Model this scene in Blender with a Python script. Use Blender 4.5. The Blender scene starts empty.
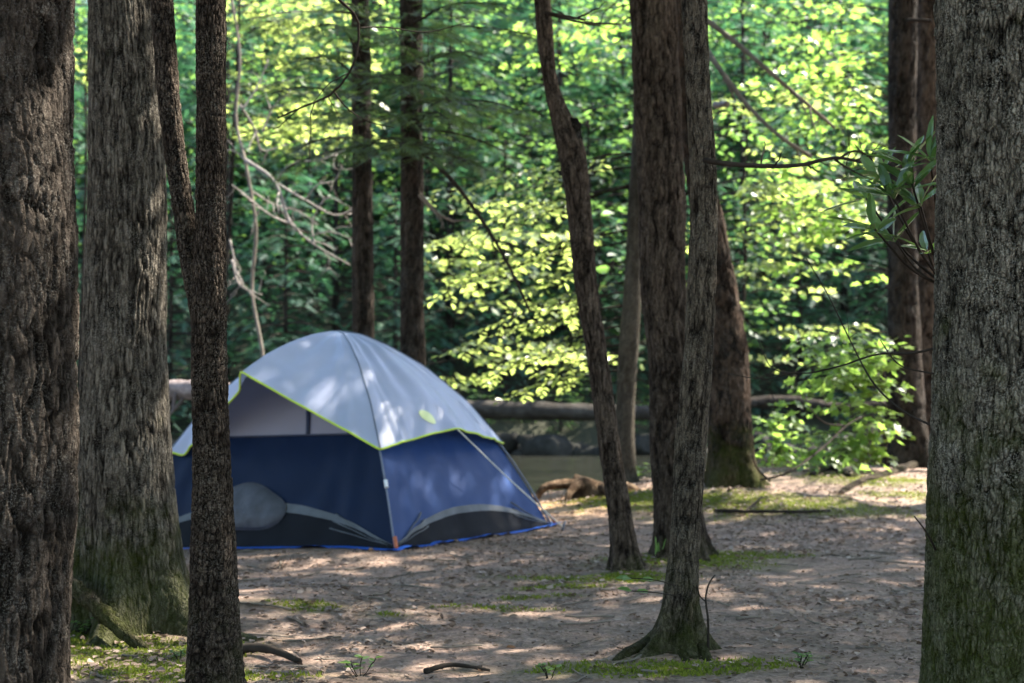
import bpy, math, random
import numpy as np
from mathutils import Vector
R = math.radians
rng = np.random.default_rng(7)
random.seed(7)
scene = bpy.context.scene
COL = scene.collection

# ------------------------------------------------------------------ camera maths
F = 1422.0
PITCH = math.atan(58.5 / F)
CAM = np.array([0, 0, 1.05])
FW = np.array([0, math.cos(PITCH), math.sin(PITCH)])
UP = np.array([0, -math.sin(PITCH), math.cos(PITCH)])

def pt(px, py, d):
    """world point at distance d (along +Y) seen in direction px,py"""
    v = FW + (px - 512) / F * np.array([1.0, 0, 0]) + (341.5 - py) / F * UP
    return CAM + v * (d / v[1])

# ------------------------------------------------------------------ noise
def _hash(ix, iy, iz, seed):
    with np.errstate(over='ignore'):
        h = (ix.astype(np.int64) * 374761393 + iy.astype(np.int64) * 668265263
             + iz.astype(np.int64) * 1440662683 + seed * 974711) & 0xffffffff
        h = ((h ^ (h >> 13)) * 1274126177) & 0xffffffff
        h = (h ^ (h >> 16)) & 0xffffffff
    return h.astype(np.float64) / 4294967295.0

def vnoise(p, seed=0):
    p = np.asarray(p, float)
    i = np.floor(p).astype(np.int64); f = p - i; u = f * f * f * (f * (f * 6 - 15) + 10)
    r = 0
    for dx in (0, 1):
        wx = u[:, 0] if dx else 1 - u[:, 0]
        for dy in (0, 1):
            wy = u[:, 1] if dy else 1 - u[:, 1]
            for dz in (0, 1):
                wz = u[:, 2] if dz else 1 - u[:, 2]
                r = r + wx * wy * wz * _hash(i[:, 0] + dx, i[:, 1] + dy, i[:, 2] + dz, seed)
    return r * 2 - 1

def fbm(p, oct=4, seed=0, gain=.5):
    p = np.asarray(p, float); r = 0; a = 1; s = 0
    for k in range(oct):
        r = r + a * vnoise(p * 2 ** k + 17.3 * k, seed + k); s += a; a *= gain
    return r / s

def sstep(a, b, x):
    t = np.clip((x - a) / (b - a), 0, 1)
    return t * t * (3 - 2 * t)

# ------------------------------------------------------------------ scene helpers
def mesh_np(name, verts, faces, smooth=True):
    """faces: (N,k) array or list of arrays with constant k each"""
    if isinstance(faces, np.ndarray): faces = [faces]
    faces = [np.asarray(f) for f in faces if len(f)]
    me = bpy.data.meshes.new(name)
    verts = np.asarray(verts, np.float32)
    me.vertices.add(len(verts)); me.vertices.foreach_set('co', verts.ravel())
    nl = sum(f.size for f in faces); npoly = sum(len(f) for f in faces)
    me.loops.add(nl); me.loops.foreach_set('vertex_index', np.concatenate([f.ravel() for f in faces]).astype(np.int32))
    starts = []; o = 0
    for f in faces:
        starts.append(o + np.arange(len(f)) * f.shape[1]); o += f.size
    me.polygons.add(npoly); me.polygons.foreach_set('loop_start', np.concatenate(starts).astype(np.int32))
    me.update(calc_edges=True)
    me.polygons.foreach_set('use_smooth', np.full(npoly, smooth))
    return me

def attr(me, name, vals, domain='POINT'):
    a = me.attributes.new(name, 'FLOAT', domain)
    a.data.foreach_set('value', np.asarray(vals, np.float32))

def link(name, me, mat=None, parent=None):
    o = bpy.data.objects.new(name, me); COL.objects.link(o)
    if mat and me is not None and not me.materials: me.materials.append(mat)
    if parent: o.parent = parent; o.matrix_parent_inverse = parent.matrix_world.inverted() if False else o.matrix_parent_inverse
    return o

def tag(o, label=None, cat=None, group=None, kind=None):
    if label: o['label'] = label
    if cat: o['category'] = cat
    if group: o['group'] = group
    if kind: o['kind'] = kind
    return o

def empty(name, loc, label, cat, group=None):
    o = bpy.data.objects.new(name, None); COL.objects.link(o)
    o.location = loc; o.empty_display_size = .1
    return tag(o, label, cat, group)

def part(name, me, mat, root):
    """a part whose mesh is in world coordinates; made local to root (unrotated roots only)"""
    o = bpy.data.objects.new(name, me); COL.objects.link(o)
    if mat and not me.materials: me.materials.append(mat)
    p = root; loc = Vector((0, 0, 0))
    while p is not None:
        loc += p.location; p = p.parent
    co = np.empty(len(me.vertices) * 3, np.float32); me.vertices.foreach_get('co', co)
    co = co.reshape(-1, 3) - np.array(loc, np.float32)
    me.vertices.foreach_set('co', co.ravel()); me.update()
    o.parent = root
    return o

def catmull(P, n):
    """resample a polyline (k,m) smoothly to n points, by chord length"""
    P = np.asarray(P, float)
    if len(P) == 2:
        t = np.linspace(0, 1, n)[:, None]; return P[0] * (1 - t) + P[1] * t
    L = np.r_[0, np.cumsum(np.linalg.norm(np.diff(P[:, :3], axis=0), axis=1) + 1e-9)]
    s = np.linspace(0, L[-1], n); h = np.diff(L)[:, None]; dl = np.diff(P, axis=0) / h
    m = np.empty_like(P); m[0] = dl[0]; m[-1] = dl[-1]
    m[1:-1] = (dl[:-1] * h[1:] + dl[1:] * h[:-1]) / (h[1:] + h[:-1])
    i = np.clip(np.searchsorted(L, s, 'right') - 1, 0, len(P) - 2)
    hh = h[i]; t = (s - L[i])[:, None] / hh
    t2, t3 = t * t, t * t * t
    return (2 * t3 - 3 * t2 + 1) * P[i] + (t3 - 2 * t2 + t) * hh * m[i] + (3 * t2 - 2 * t3) * P[i + 1] + (t3 - t2) * hh * m[i + 1]

def worley(u, v, nu, seed):
    """2-D cell noise, periodic in u with nu cells: returns F2-F1 and the cell's own random value"""
    iu = np.floor(u).astype(np.int64); iv = np.floor(v).astype(np.int64)
    f1 = np.full(u.shape, 9.); f2 = np.full(u.shape, 9.); cid = np.zeros(u.shape)
    for du in (-1, 0, 1):
        for dv in (-1, 0, 1):
            cu = iu + du; cv = iv + dv; cw = np.mod(cu, nu); z = np.zeros_like(cw)
            px = cu + .5 + .85 * (_hash(cw, cv, z, seed) - .5); py = cv + .5 + .9 * (_hash(cw, cv, z + 1, seed) - .5)
            d = np.sqrt((px - u) ** 2 + (py - v) ** 2); r = _hash(cw, cv, z + 2, seed)
            n1 = d < f1; f2 = np.where(n1, f1, np.minimum(f2, d)); cid = np.where(n1, r, cid); f1 = np.where(n1, d, f1)
    return f2 - f1, cid

def frames(P):
    T = np.gradient(P, axis=0); T /= np.linalg.norm(T, axis=1)[:, None] + 1e-12
    a = np.array([1.0, 0, 0]) if abs(T[0, 0]) < .9 else np.array([0, 1.0, 0])
    N = np.empty_like(T); n = a - T[0] * (a @ T[0]); N[0] = n / np.linalg.norm(n)
    for k in range(1, len(P)):
        n = N[k - 1] - T[k] * (N[k - 1] @ T[k]); N[k] = n / (np.linalg.norm(n) + 1e-12)
    return T, N, np.cross(T, N)

def tube_arrays(P, r, seg=8, off=0, jit=0.0):
    P = np.asarray(P, float); n = len(P); r = np.broadcast_to(r, n)
    T, N, B = frames(P)
    a = np.arange(seg) / seg * 2 * np.pi
    rr = r[:, None] * (1 + jit * rng.standard_normal((n, seg)))
    V = P[:, None] + rr[:, :, None] * (np.cos(a)[None, :, None] * N[:, None] + np.sin(a)[None, :, None] * B[:, None])
    V = V.reshape(-1, 3)
    i = np.arange(n - 1)[:, None] * seg; j = np.arange(seg)[None]; k = (j + 1) % seg
    Fq = np.stack([i + j, i + k, i + seg + k, i + seg + j], -1).reshape(-1, 4) + off
    V = np.vstack([V, P[0], P[-1]])
    c0 = n * seg
    j = np.arange(seg); k = (j + 1) % seg
    Ft = np.vstack([np.stack([np.full(seg, c0), k, j], -1), np.stack([np.full(seg, c0 + 1), (n - 1) * seg + j, (n - 1) * seg + k], -1)]) + off
    return V, Fq, Ft

def tubes(name, items):
    """items: list of (path, radii, seg)"""
    Vs, Qs, Ts = [], [], []; off = 0
    for it in items:
        V, q, t = tube_arrays(it[0], it[1], it[2] if len(it) > 2 else 6, off, it[3] if len(it) > 3 else 0)
        Vs.append(V); Qs.append(q); Ts.append(t); off += len(V)
    return mesh_np(name, np.vstack(Vs), [np.vstack(Qs), np.vstack(Ts)])

# ------------------------------------------------------------------ materials
def nt(name):
    m = bpy.data.materials.new(name); m.use_nodes = True
    n = m.node_tree; n.nodes.clear()
    return m, n

class G:
    def __init__(s, n): s.n = n
    def __call__(s, t, ins=None, **kw):
        x = s.n.nodes.new(t)
        for k, v in kw.items(): setattr(x, k, v)
        for k, v in (ins or {}).items():
            if isinstance(v, bpy.types.NodeSocket): s.n.links.new(v, x.inputs[k])
            else: x.inputs[k].default_value = v
        return x
    def ramp(s, fac, stops):
        x = s.n.nodes.new('ShaderNodeValToRGB'); e = x.color_ramp.elements
        while len(e) < len(stops): e.new(.5)
        for a, (p, c) in zip(e, stops):
            a.position = p; a.color = (*c, 1) if len(c) == 3 else c
        s.n.links.new(fac, x.inputs[0]); return x.outputs[0]
    def mix(s, f, a, b, mode='MIX'):
        x = s.n.nodes.new('ShaderNodeMix'); x.data_type = 'RGBA'; x.blend_type = mode
        for k, v in ((0, f), (6, a), (7, b)):
            if isinstance(v, bpy.types.NodeSocket): s.n.links.new(v, x.inputs[k])
            else: x.inputs[k].default_value = v if k == 0 else (*v, 1)
        return x.outputs[2]
    def noise(s, vec, scale, detail=4, rough=.55, out=0):
        x = s('ShaderNodeTexNoise', {'Vector': vec, 'Scale': scale, 'Detail': detail, 'Roughness': rough}); return x.outputs[out]
    def scalevec(s, vec, sc):
        return s('ShaderNodeMapping', {'Vector': vec, 'Scale': sc}).outputs[0]
    def math(s, op, a, b=0.0):
        x = s.n.nodes.new('ShaderNodeMath'); x.operation = op
        for k, v in ((0, a), (1, b)):
            if isinstance(v, bpy.types.NodeSocket): s.n.links.new(v, x.inputs[k])
            else: x.inputs[k].default_value = v
        return x.outputs[0]
    def out(s, sh): s.n.links.new(sh, s('ShaderNodeOutputMaterial').inputs[0])

def bark_mat(name, ridge, furrow, moss_amt=0.0, lichen=(.22, .22, .2), lichen_amt=.3, moss_h=.9, vs=.22, scale=1.0, crack=40, cvs=.22, mcol=((.018, .024, .004), (.058, .068, .009))):
    m, n = nt(name); g = G(n)
    geo = g('ShaderNodeTexCoord').outputs['Object']
    v = g.scalevec(geo, (1, 1, vs))
    at = g('ShaderNodeAttribute', attribute_name='bark').outputs['Fac']
    n1 = g.noise(v, 60 * scale, 6, .7); n2 = g.noise(geo, 7, 5, .7); n3 = g.noise(geo, 150 * scale, 3, .7); n4 = g.noise(geo, 2.2, 4)
    f = g.math('ADD', at, g.math('MULTIPLY', g.math('SUBTRACT', n1, .5), .7))
    c = g.ramp(f, [(.2, furrow), (.55, tuple(.35 * a + .65 * b for a, b in zip(ridge, furrow))), (.92, ridge)])
    wob = g('ShaderNodeVectorMath', {0: g.scalevec(geo, (1, 1, cvs)), 1: g('ShaderNodeVectorMath', {0: g.noise(geo, 22, 4, .6, 1), 1: (.045, .045, .045)}, operation='MULTIPLY').outputs[0]}, operation='ADD').outputs[0]
    vor = g('ShaderNodeTexVoronoi', {'Vector': wob, 'Scale': crack}, feature='DISTANCE_TO_EDGE').outputs['Distance']
    ck = g.ramp(vor, [(.0, (1,) * 3), (.09, (.55,) * 3), (.22, (0,) * 3)])
    ck = g.math('MULTIPLY', ck, g.ramp(n1, [(.3, (1,) * 3), (.7, (.35,) * 3)]))
    c = g.mix(g.math('MULTIPLY', ck, .85), c, furrow)
    c = g.mix(.45, c, g.ramp(n4, [(.3, (.3,) * 3), (.7, (.7,) * 3)]), 'OVERLAY')
    sp = g.math('MULTIPLY', g.math('MULTIPLY', g.ramp(n3, [(.5, (0,) * 3), (.62, (1,) * 3)]), g.ramp(n2, [(.42, (0,) * 3), (.62, (1,) * 3)])), lichen_amt)
    c = g.mix(sp, c, lichen)
    c = g.mix(.4, c, g.ramp(n3, [(.3, (.3,) * 3), (.7, (.75,) * 3)]), 'OVERLAY')
    if moss_amt:
        h = g('ShaderNodeSeparateXYZ', {0: geo}).outputs[2]
        hm = g.ramp(g.math('DIVIDE', h, moss_h), [(.0, (1,) * 3), (.35, (.75,) * 3), (1, (0,) * 3)])
        k = g.math('MULTIPLY', g.math('ADD', g.noise(geo, 6, 5, .65), g.math('MULTIPLY', hm, .5)), moss_amt)
        mk = g.math('MULTIPLY', g.ramp(k, [(.5, (0,) * 3), (.72, (.8,) * 3)]), g.ramp(n3, [(.3, (.35,) * 3), (.6, (1,) * 3)]))
        c = g.mix(mk, c, g.mix(g.noise(geo, 40, 3), *mcol))
    b1 = g('ShaderNodeBump', {'Height': g.math('SUBTRACT', g.math('ADD', g.math('MULTIPLY', n1, .7), g.math('MULTIPLY', n3, .4)), g.math('MULTIPLY', ck, .7)), 'Strength': .9, 'Distance': .018})
    p = g('ShaderNodeBsdfPrincipled', {'Base Color': c, 'Roughness': .9, 'Normal': b1.outputs[0]})
    p.inputs['Specular IOR Level'].default_value = .06
    g.out(p.outputs[0]); return m

def leaf_mat(name, stops, trans, tfac=.45, rough=.5, spec=.35):
    m, n = nt(name); g = G(n)
    at = g('ShaderNodeAttribute', attribute_name='tint').outputs['Fac']
    c = g.ramp(at, stops)
    t = g.mix(.75, c, trans)
    t = g.mix(1.0, t, g.ramp(at, [(0, (.7,) * 3), (1, (1.25,) * 3)]), 'MULTIPLY')
    p = g('ShaderNodeBsdfPrincipled', {'Base Color': c, 'Roughness': rough}); p.inputs['Specular IOR Level'].default_value = spec
    tr = g('ShaderNodeBsdfTranslucent', {'Color': t})
    mx = g('ShaderNodeMixShader', {0: tfac, 1: p.outputs[0], 2: tr.outputs[0]})
    g.out(mx.outputs[0]); return m

def plain(name, col, rough=.6, var=.25, scale=12, bump=0.0, spec=.4, metallic=0, trans=None, tfac=.3, bscale=None):
    m, n = nt(name); g = G(n)
    geo = g('ShaderNodeTexCoord').outputs['Object']
    k = g.noise(geo, scale, 5)
    c = g.ramp(k, [(.25, tuple(x * (1 - var) for x in col)), (.75, tuple(min(1, x * (1 + var)) for x in col))])
    p = g('ShaderNodeBsdfPrincipled', {'Base Color': c, 'Roughness': rough, 'Metallic': metallic}); p.inputs['Specular IOR Level'].default_value = spec
    if bump:
        b = g('ShaderNodeBump', {'Height': g.noise(geo, bscale or scale * 3, 4), 'Strength': .6, 'Distance': bump})
        n.links.new(b.outputs[0], p.inputs['Normal'])
    if trans:
        tr = g('ShaderNodeBsdfTranslucent', {'Color': (*trans, 1)})
        mx = g('ShaderNodeMixShader', {0: tfac, 1: p.outputs[0], 2: tr.outputs[0]}); g.out(mx.outputs[0])
    else: g.out(p.outputs[0])
    return m

M = {}
M['bark_dark'] = bark_mat('bark_dark', (0.06458, 0.05113, 0.04037), (0.006348, 0.004761, 0.003174), .4, lichen=(.22, .2, .17), lichen_amt=.5, vs=.5, crack=36, cvs=0.2)
M['bark_grey'] = bark_mat('bark_grey', (0.1613, 0.1398, 0.1107), (0.009328, 0.007462, 0.005597), .8, lichen=(.3, .28, .24), lichen_amt=.45, moss_h=.75, vs=.4, mcol=((.014, .019, .003), (.06, .072, .009)), crack=52, cvs=0.13)
M['bark_flaky'] = bark_mat('bark_flaky', (0.218, 0.1951, 0.1515), (0.006991, 0.005993, 0.003995), .8, lichen=(.42, .39, .32), lichen_amt=.7, moss_h=1.4, vs=.5, mcol=((.022, .03, .004), (.085, .105, .014)), crack=85, cvs=0.28)
M['bark_thin'] = bark_mat('bark_thin', (0.1131, 0.08611, 0.06426), (0.009588, 0.006712, 0.004794), .58, lichen=(.28, .25, .2), lichen_amt=.45, vs=.6, crack=80, cvs=0.35)
M['bark_brown'] = bark_mat('bark_brown', (0.09131, 0.06767, 0.05049), (0.006836, 0.004272, 0.002991), .55, lichen=(.22, .18, .14), lichen_amt=.4, moss_h=.5, crack=40, cvs=0.16)
M['bark_slim'] = bark_mat('bark_slim', (0.1409, 0.1144, 0.08293), (0.009898, 0.007424, 0.005568), .7, lichen=(.24, .23, .19), lichen_amt=.4, moss_h=.6, crack=70, cvs=0.2)
M['bark_far'] = bark_mat('bark_far', (0.05198, 0.03969, 0.03024), (0.00658, 0.004935, 0.00329), .0, crack=30, cvs=0.15)
M['bark_pale'] = bark_mat('bark_pale', (0.0975, 0.0825, 0.06375), (0.0375, 0.0315, 0.02325), .4, moss_h=.5)
M['bark_red'] = bark_mat('bark_red', (0.08482, 0.05655, 0.03959), (0.00637, 0.003981, 0.002787), .72, moss_h=.9, crack=30, cvs=0.18)
M['twig_dark'] = plain('twig_dark', (.032, .026, .021), .9, .4, spec=.04)
M['twig_grey'] = plain('twig_grey', (.16, .135, .11), .9, .35, spec=.05)
M['deadwood'] = plain('deadwood', (.2, .17, .145), .85, .35, bump=.004)
M['beech'] = leaf_mat('beech_leaf', [(0, (.05, .085, .02)), (.6, (.085, .13, .025)), (1, (.15, .18, .03))], (.56, .68, .17), .52, .38, .5)
M['maple'] = leaf_mat('maple_leaf', [(0, (.04, .085, .018)), (.6, (.07, .135, .022)), (1, (.12, .19, .03))], (.5, .78, .13), .52, .38, .5)
M['forest'] = leaf_mat('forest_leaf', [(0, (.03, .075, .03)), (.6, (.05, .11, .04)), (1, (.1, .16, .04))], (.28, .52, .1), .48)
M['hemlock'] = leaf_mat('hemlock_needle', [(0, (.02, .055, .036)), (.6, (.034, .09, .055)), (1, (.07, .14, .07))], (.1, .3, .12), .35, .6)
M['hemlock_near'] = leaf_mat('hemlock_near', [(0, (.03, .055, .025)), (.6, (.05, .085, .032)), (1, (.08, .12, .04))], (.16, .26, .06), .4, .6)
M['rhodo'] = leaf_mat('rhododendron_leaf', [(0, (.05, .1, .03)), (1, (.1, .17, .05))], (.16, .32, .05), .25, .24, .9)
M['canopy'] = leaf_mat('canopy_leaf', [(0, (.04, .08, .02)), (1, (.09, .14, .03))], (.25, .4, .06), .4)
M['weed'] = leaf_mat('weed_leaf', [(0, (.05, .11, .03)), (1, (.12, .2, .06))], (.3, .5, .1), .35)
M['moss'] = leaf_mat('moss_tuft', [(0, (.07, .1, .014)), (1, (.17, .2, .032))], (.3, .36, .04), .35, .8, .1)
M['litter'] = leaf_mat('litter_leaf', [(0, (.06, .04, .028)), (.35, (.16, .11, .08)), (.7, (.3, .215, .165)), (.9, (.34, .27, .225)), (1, (.42, .36, .31))], (.2, .13, .08), .12, .65, .3)

# ------------------------------------------------------------------ terrain
def bank_edge(x):
    return 14.6 + 2.6 * sstep(.5, 4.5, x) - .5 * sstep(-1, -4, x) + .35 * np.sin(x * 1.3)

def ground_z(x, y):
    x = np.asarray(x, float); y = np.asarray(y, float)
    z = -.075 * np.clip(-x - 1.2, 0, 6) * sstep(7, 10.5, y)
    z = z + .27 * sstep(-.8, 4.5, x) * sstep(10.2, 16, y) + .12 * sstep(-.6, 1.5, x) * sstep(11.8, 13.6, y) * (1 - sstep(2, 4, x))
    p = np.stack([x, y, 0 * x], -1).reshape(-1, 3)
    nz = (fbm(p * .8, 3, 3) * .05 + fbm(p * 4, 3, 9) * .014).reshape(x.shape)
    z = z + nz * (1 - .9 * ((np.abs(x + 1.4) < 2.4) & (np.abs(y - 11.6) < 2.2)))
    e = bank_edge(x)
    z = z - (1.0 + .4 * sstep(2, 6, x)) * sstep(e, e + 4.2, y)
    far = 34 + 1.2 * np.sin(x * .13)
    z = z + 1.5 * sstep(far - 1, far + 1.6, y)
    h = np.clip(y - far - 3, 0, 400)
    z = z + np.where(h > 0, .42 * h * (1 + .18 * np.sin(x * .07 + 1)), 0) * (1 - .45 * sstep(60, 220, h))
    side = np.clip(np.abs(x) - 40, 0, 200); z = z + side * .12 * sstep(30, 60, y)
    return z

def hit(px, py):
    v = FW + (px - 512) / F * np.array([1.0, 0, 0]) + (341.5 - py) / F * UP
    d = np.linspace(3, 30, 5400); Q = CAM + v * (d / v[1])[:, None]
    g = ground_z(Q[:, 0], Q[:, 1]); k = np.argmax(Q[:, 2] < g)
    return Q[k]

def gz(x, y): return float(ground_z(np.array([x]), np.array([y]))[0])

MOSS = []   # (x, y, rx, ry, strength)
def moss_at(px, py, rx, ry, s=1.0):
    q = hit(px, py); MOSS.append((q[0], q[1], rx, ry, s))
for a in [(595, 580, .42, .2, 1.3), (630, 576, .3, .15, 1.3), (655, 668, .5, .16, 1.2), (705, 672, .35, .12), (120, 650, .5, .35), (80, 640, .3, .3), (160, 672, .4, .2), (690, 560, .5, .4), (740, 555, .5, .25, .7),
          (470, 607, .45, .12, .5), (530, 598, .3, .1, .5), (800, 505, 1.1, .5, .75), (720, 500, .7, .5, .9), (560, 588, .3, .12, .8), (640, 500, .6, .5, .9), (870, 480, .9, .6, .7),
          (300, 605, .35, .14, .55), (400, 615, .3, .1, .4), (250, 678, .4, .15, .5), (610, 497, .6, .4, .6), (900, 495, .6, .4, .5), (560, 488, .6, .4, .6)]:
    moss_at(*a)

def moss_mask(x, y):
    m = np.zeros_like(x)
    for (mx, my, rx, ry, s) in MOSS:
        d = ((x - mx) / rx) ** 2 + ((y - my) / ry) ** 2
        m = np.maximum(m, s * np.exp(-d * 1.1))
    p = np.stack([x, y, 0 * x], -1).reshape(-1, 3)
    return np.clip(m * 1.25 + fbm(p * 5, 3, 31).reshape(x.shape) * .45 * (m > .05) - .05, 0, 1)

def build_ground():
    def axis(lo, hi, dense_lo, dense_hi, nd, no):
        a = np.linspace(dense_lo, dense_hi, nd)
        t = np.linspace(0, 1, no + 1)[1:] ** 2.2
        return np.r_[(dense_lo + (lo - dense_lo) * t)[::-1], a, dense_hi + (hi - dense_hi) * t]
    xs = axis(-400, 400, -6, 8, 380, 70); ys = axis(-60, 700, 3.5, 20, 420, 90)
    X, Y = np.meshgrid(xs, ys); Z = ground_z(X.ravel(), Y.ravel()).reshape(X.shape)
    V = np.stack([X, Y, Z], -1).reshape(-1, 3)
    nx, ny = len(xs), len(ys)
    i = np.arange(ny - 1)[:, None] * nx; j = np.arange(nx - 1)[None]
    Fq = np.stack([i + j, i + j + 1, i + nx + j + 1, i + nx + j], -1).reshape(-1, 4)
    me = mesh_np('ground', V, Fq)
    mm = moss_mask(V[:, 0], V[:, 1]); attr(me, 'moss', mm * .8)
    q = hit(575, 500); d = ((V[:, 0] - q[0]) / .75) ** 2 + ((V[:, 1] - q[1] + .2) / .8) ** 2
    attr(me, 'clay', np.exp(-d))
    wet = sstep(0, 1.5, V[:, 1] - bank_edge(V[:, 0])); attr(me, 'forest', wet)
    m, n = nt('forest_floor'); g = G(n)
    geo = g('ShaderNodeNewGeometry').outputs['Position']
    A = lambda s: g('ShaderNodeAttribute', attribute_name=s).outputs['Fac']
    n1 = g.noise(geo, .9, 5, .6); n2 = g.noise(geo, 7, 6, .65); n3 = g.noise(geo, 38, 4, .7)
    st = g.noise(g.scalevec(geo, (1, 2.2, 1)), 2.2, 5, .6)
    c = g.ramp(n2, [(.3, (.1, .073, .056)), (.5, (.2, .146, .113)), (.7, (.29, .215, .17))])
    c = g.mix(g.ramp(st, [(.42, (0,) * 3), (.62, (.75,) * 3)]), c, (.31, .2, .15))
    c = g.mix(g.ramp(n1, [(.45, (0,) * 3), (.68, (.6,) * 3)]), c, (.095, .074, .056))
    c = g.mix(.9, c, g.ramp(n3, [(.3, (.25,) * 3), (.7, (.78,) * 3)]), 'OVERLAY')
    c = g.mix(A('clay'), c, (.42, .25, .13))
    c = g.mix(A('moss'), c, g.mix(n2, (.05, .065, .01), (.12, .14, .025)))
    c = g.mix(A('forest'), c, g.mix(n2, (.014, .015, .008), (.035, .035, .018)))
    b = g('ShaderNodeBump', {'Height': g.math('ADD', n3, g.math('MULTIPLY', n2, 1.5)), 'Strength': .9, 'Distance': .02})
    p = g('ShaderNodeBsdfPrincipled', {'Base Color': c, 'Roughness': .92, 'Normal': b.outputs[0]}); p.inputs['Specular IOR Level'].default_value = .2
    g.out(p.outputs[0])
    tag(link('ground', me, m), kind='structure')
build_ground()

def build_river():
    xs = np.linspace(-120, 120, 160); ys = np.linspace(14.5, 38, 60)
    X, Y = np.meshgrid(xs, ys); V = np.stack([X, Y, np.full_like(X, -.22)], -1).reshape(-1, 3)
    i = np.arange(59)[:, None] * 160; j = np.arange(159)[None]
    Fq = np.stack([i + j, i + j + 1, i + 161 + j, i + 160 + j], -1).reshape(-1, 4)
    me = mesh_np('river', V, Fq)
    m, n = nt('river_water'); g = G(n)
    geo = g('ShaderNodeNewGeometry').outputs['Position']
    a = g.noise(g.scalevec(geo, (1, 1.8, 1)), 1.6, 4); b2 = g.noise(geo, 9, 3)
    b = g('ShaderNodeBump', {'Height': g.math('ADD', a, g.math('MULTIPLY', b2, .3)), 'Strength': .5, 'Distance': .08})
    c = g.ramp(a, [(.35, (.009, .0095, .007)), (.7, (.02, .02, .015))])
    p = g('ShaderNodeBsdfPrincipled', {'Base Color': c, 'Roughness': .14, 'Normal': b.outputs[0]}); p.inputs['Specular IOR Level'].default_value = .35
    g.out(p.outputs[0])
    tag(link('river', me, m), kind='structure')
build_river()

# ------------------------------------------------------------------ leaves
def shape_ovate():
    v = [(0, 0, 0), (.3, .27, .06), (.7, .2, .05), (1, 0, -.07), (.7, -.2, .05), (.3, -.27, .06)]
    return np.array(v), [np.array([[0, 3, 2, 1], [0, 5, 4, 3]])]
def shape_maple():
    h = [(.12, .2, .03), (.02, .5, .05), (.36, .3, .03), (.62, .52, .02), (.62, .2, .02)]
    v = [(0, 0, 0)] + h + [(1, 0, -.06)] + [(a, -b, c) for a, b, c in h[::-1]]
    return np.array(v), [np.array([[0, 6, 5, 4, 3, 2, 1], [0, 11, 10, 9, 8, 7, 6]])]
def shape_hemlock():
    v = []; f = []
    for k in range(7):
        x = .02 + .125 * k; L = .34 * (1 - x * .62)
        for s in (1, -1):
            b = len(v)
            v += [(x - .04, 0, 0), (x + .05, 0, 0), (x + .17, s * L, -.05)]
            f.append((b, b + 1, b + 2) if s > 0 else (b, b + 2, b + 1))
    b = len(v); v += [(.85, .03, 0), (.85, -.03, 0), (1.05, 0, -.05)]; f.append((b, b + 1, b + 2))
    return np.array(v), [np.array(f)]
def shape_long():
    v = [(0, 0, 0), (.25, .1, .02), (.55, .14, .0), (.85, .09, -.05), (1, 0, -.1), (.85, -.09, -.05), (.55, -.14, .0), (.25, -.1, .02)]
    c = [(.25, 0, -.01), (.55, 0, -.03), (.85, 0, -.08)]
    v = v + c
    return np.array(v), [np.array([[1, 8, 9, 2], [2, 9, 10, 3], [8, 7, 6, 9], [9, 6, 5, 10]]), np.array([[0, 8, 1], [0, 7, 8], [3, 10, 4], [10, 5, 4]])]
def shape_blade():
    return np.array([(0, .1, 0), (0, -.1, 0), (.6, -.06, .0), (.6, .06, .0), (1, 0, .05)]), [np.array([[0, 1, 2, 3]]), np.array([[3, 2, 4]])]
SH = {'ovate': shape_ovate(), 'maple': shape_maple(), 'hemlock': shape_hemlock(), 'long': shape_long(), 'blade': shape_blade()}

def unit(a): return a / (np.linalg.norm(a, axis=-1, keepdims=True) + 1e-12)

def leaf_mesh(name, shape, pos, dr, nrm, size, tint=None, width=1.0):
    V0, Fs = SH[shape]; pos = np.asarray(pos, float); N = len(pos); k = len(V0)
    x = unit(np.asarray(dr, float)); z = np.asarray(nrm, float); z = unit(z - (z * x).sum(1, keepdims=True) * x); y = np.cross(z, x)
    s = np.broadcast_to(np.asarray(size, float), (N,))[:, None, None]
    V = pos[:, None] + s * (V0[None, :, 0:1] * x[:, None] + width * V0[None, :, 1:2] * y[:, None] + V0[None, :, 2:3] * z[:, None])
    off = (np.arange(N) * k)[:, None, None]
    faces = [(f[None] + off).reshape(-1, f.shape[1]) for f in Fs]
    me = mesh_np(name, V.reshape(-1, 3), faces, smooth=False)
    t = rng.random(N) if tint is None else np.asarray(tint)
    attr(me, 'tint', np.repeat(t, k))
    return me

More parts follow.
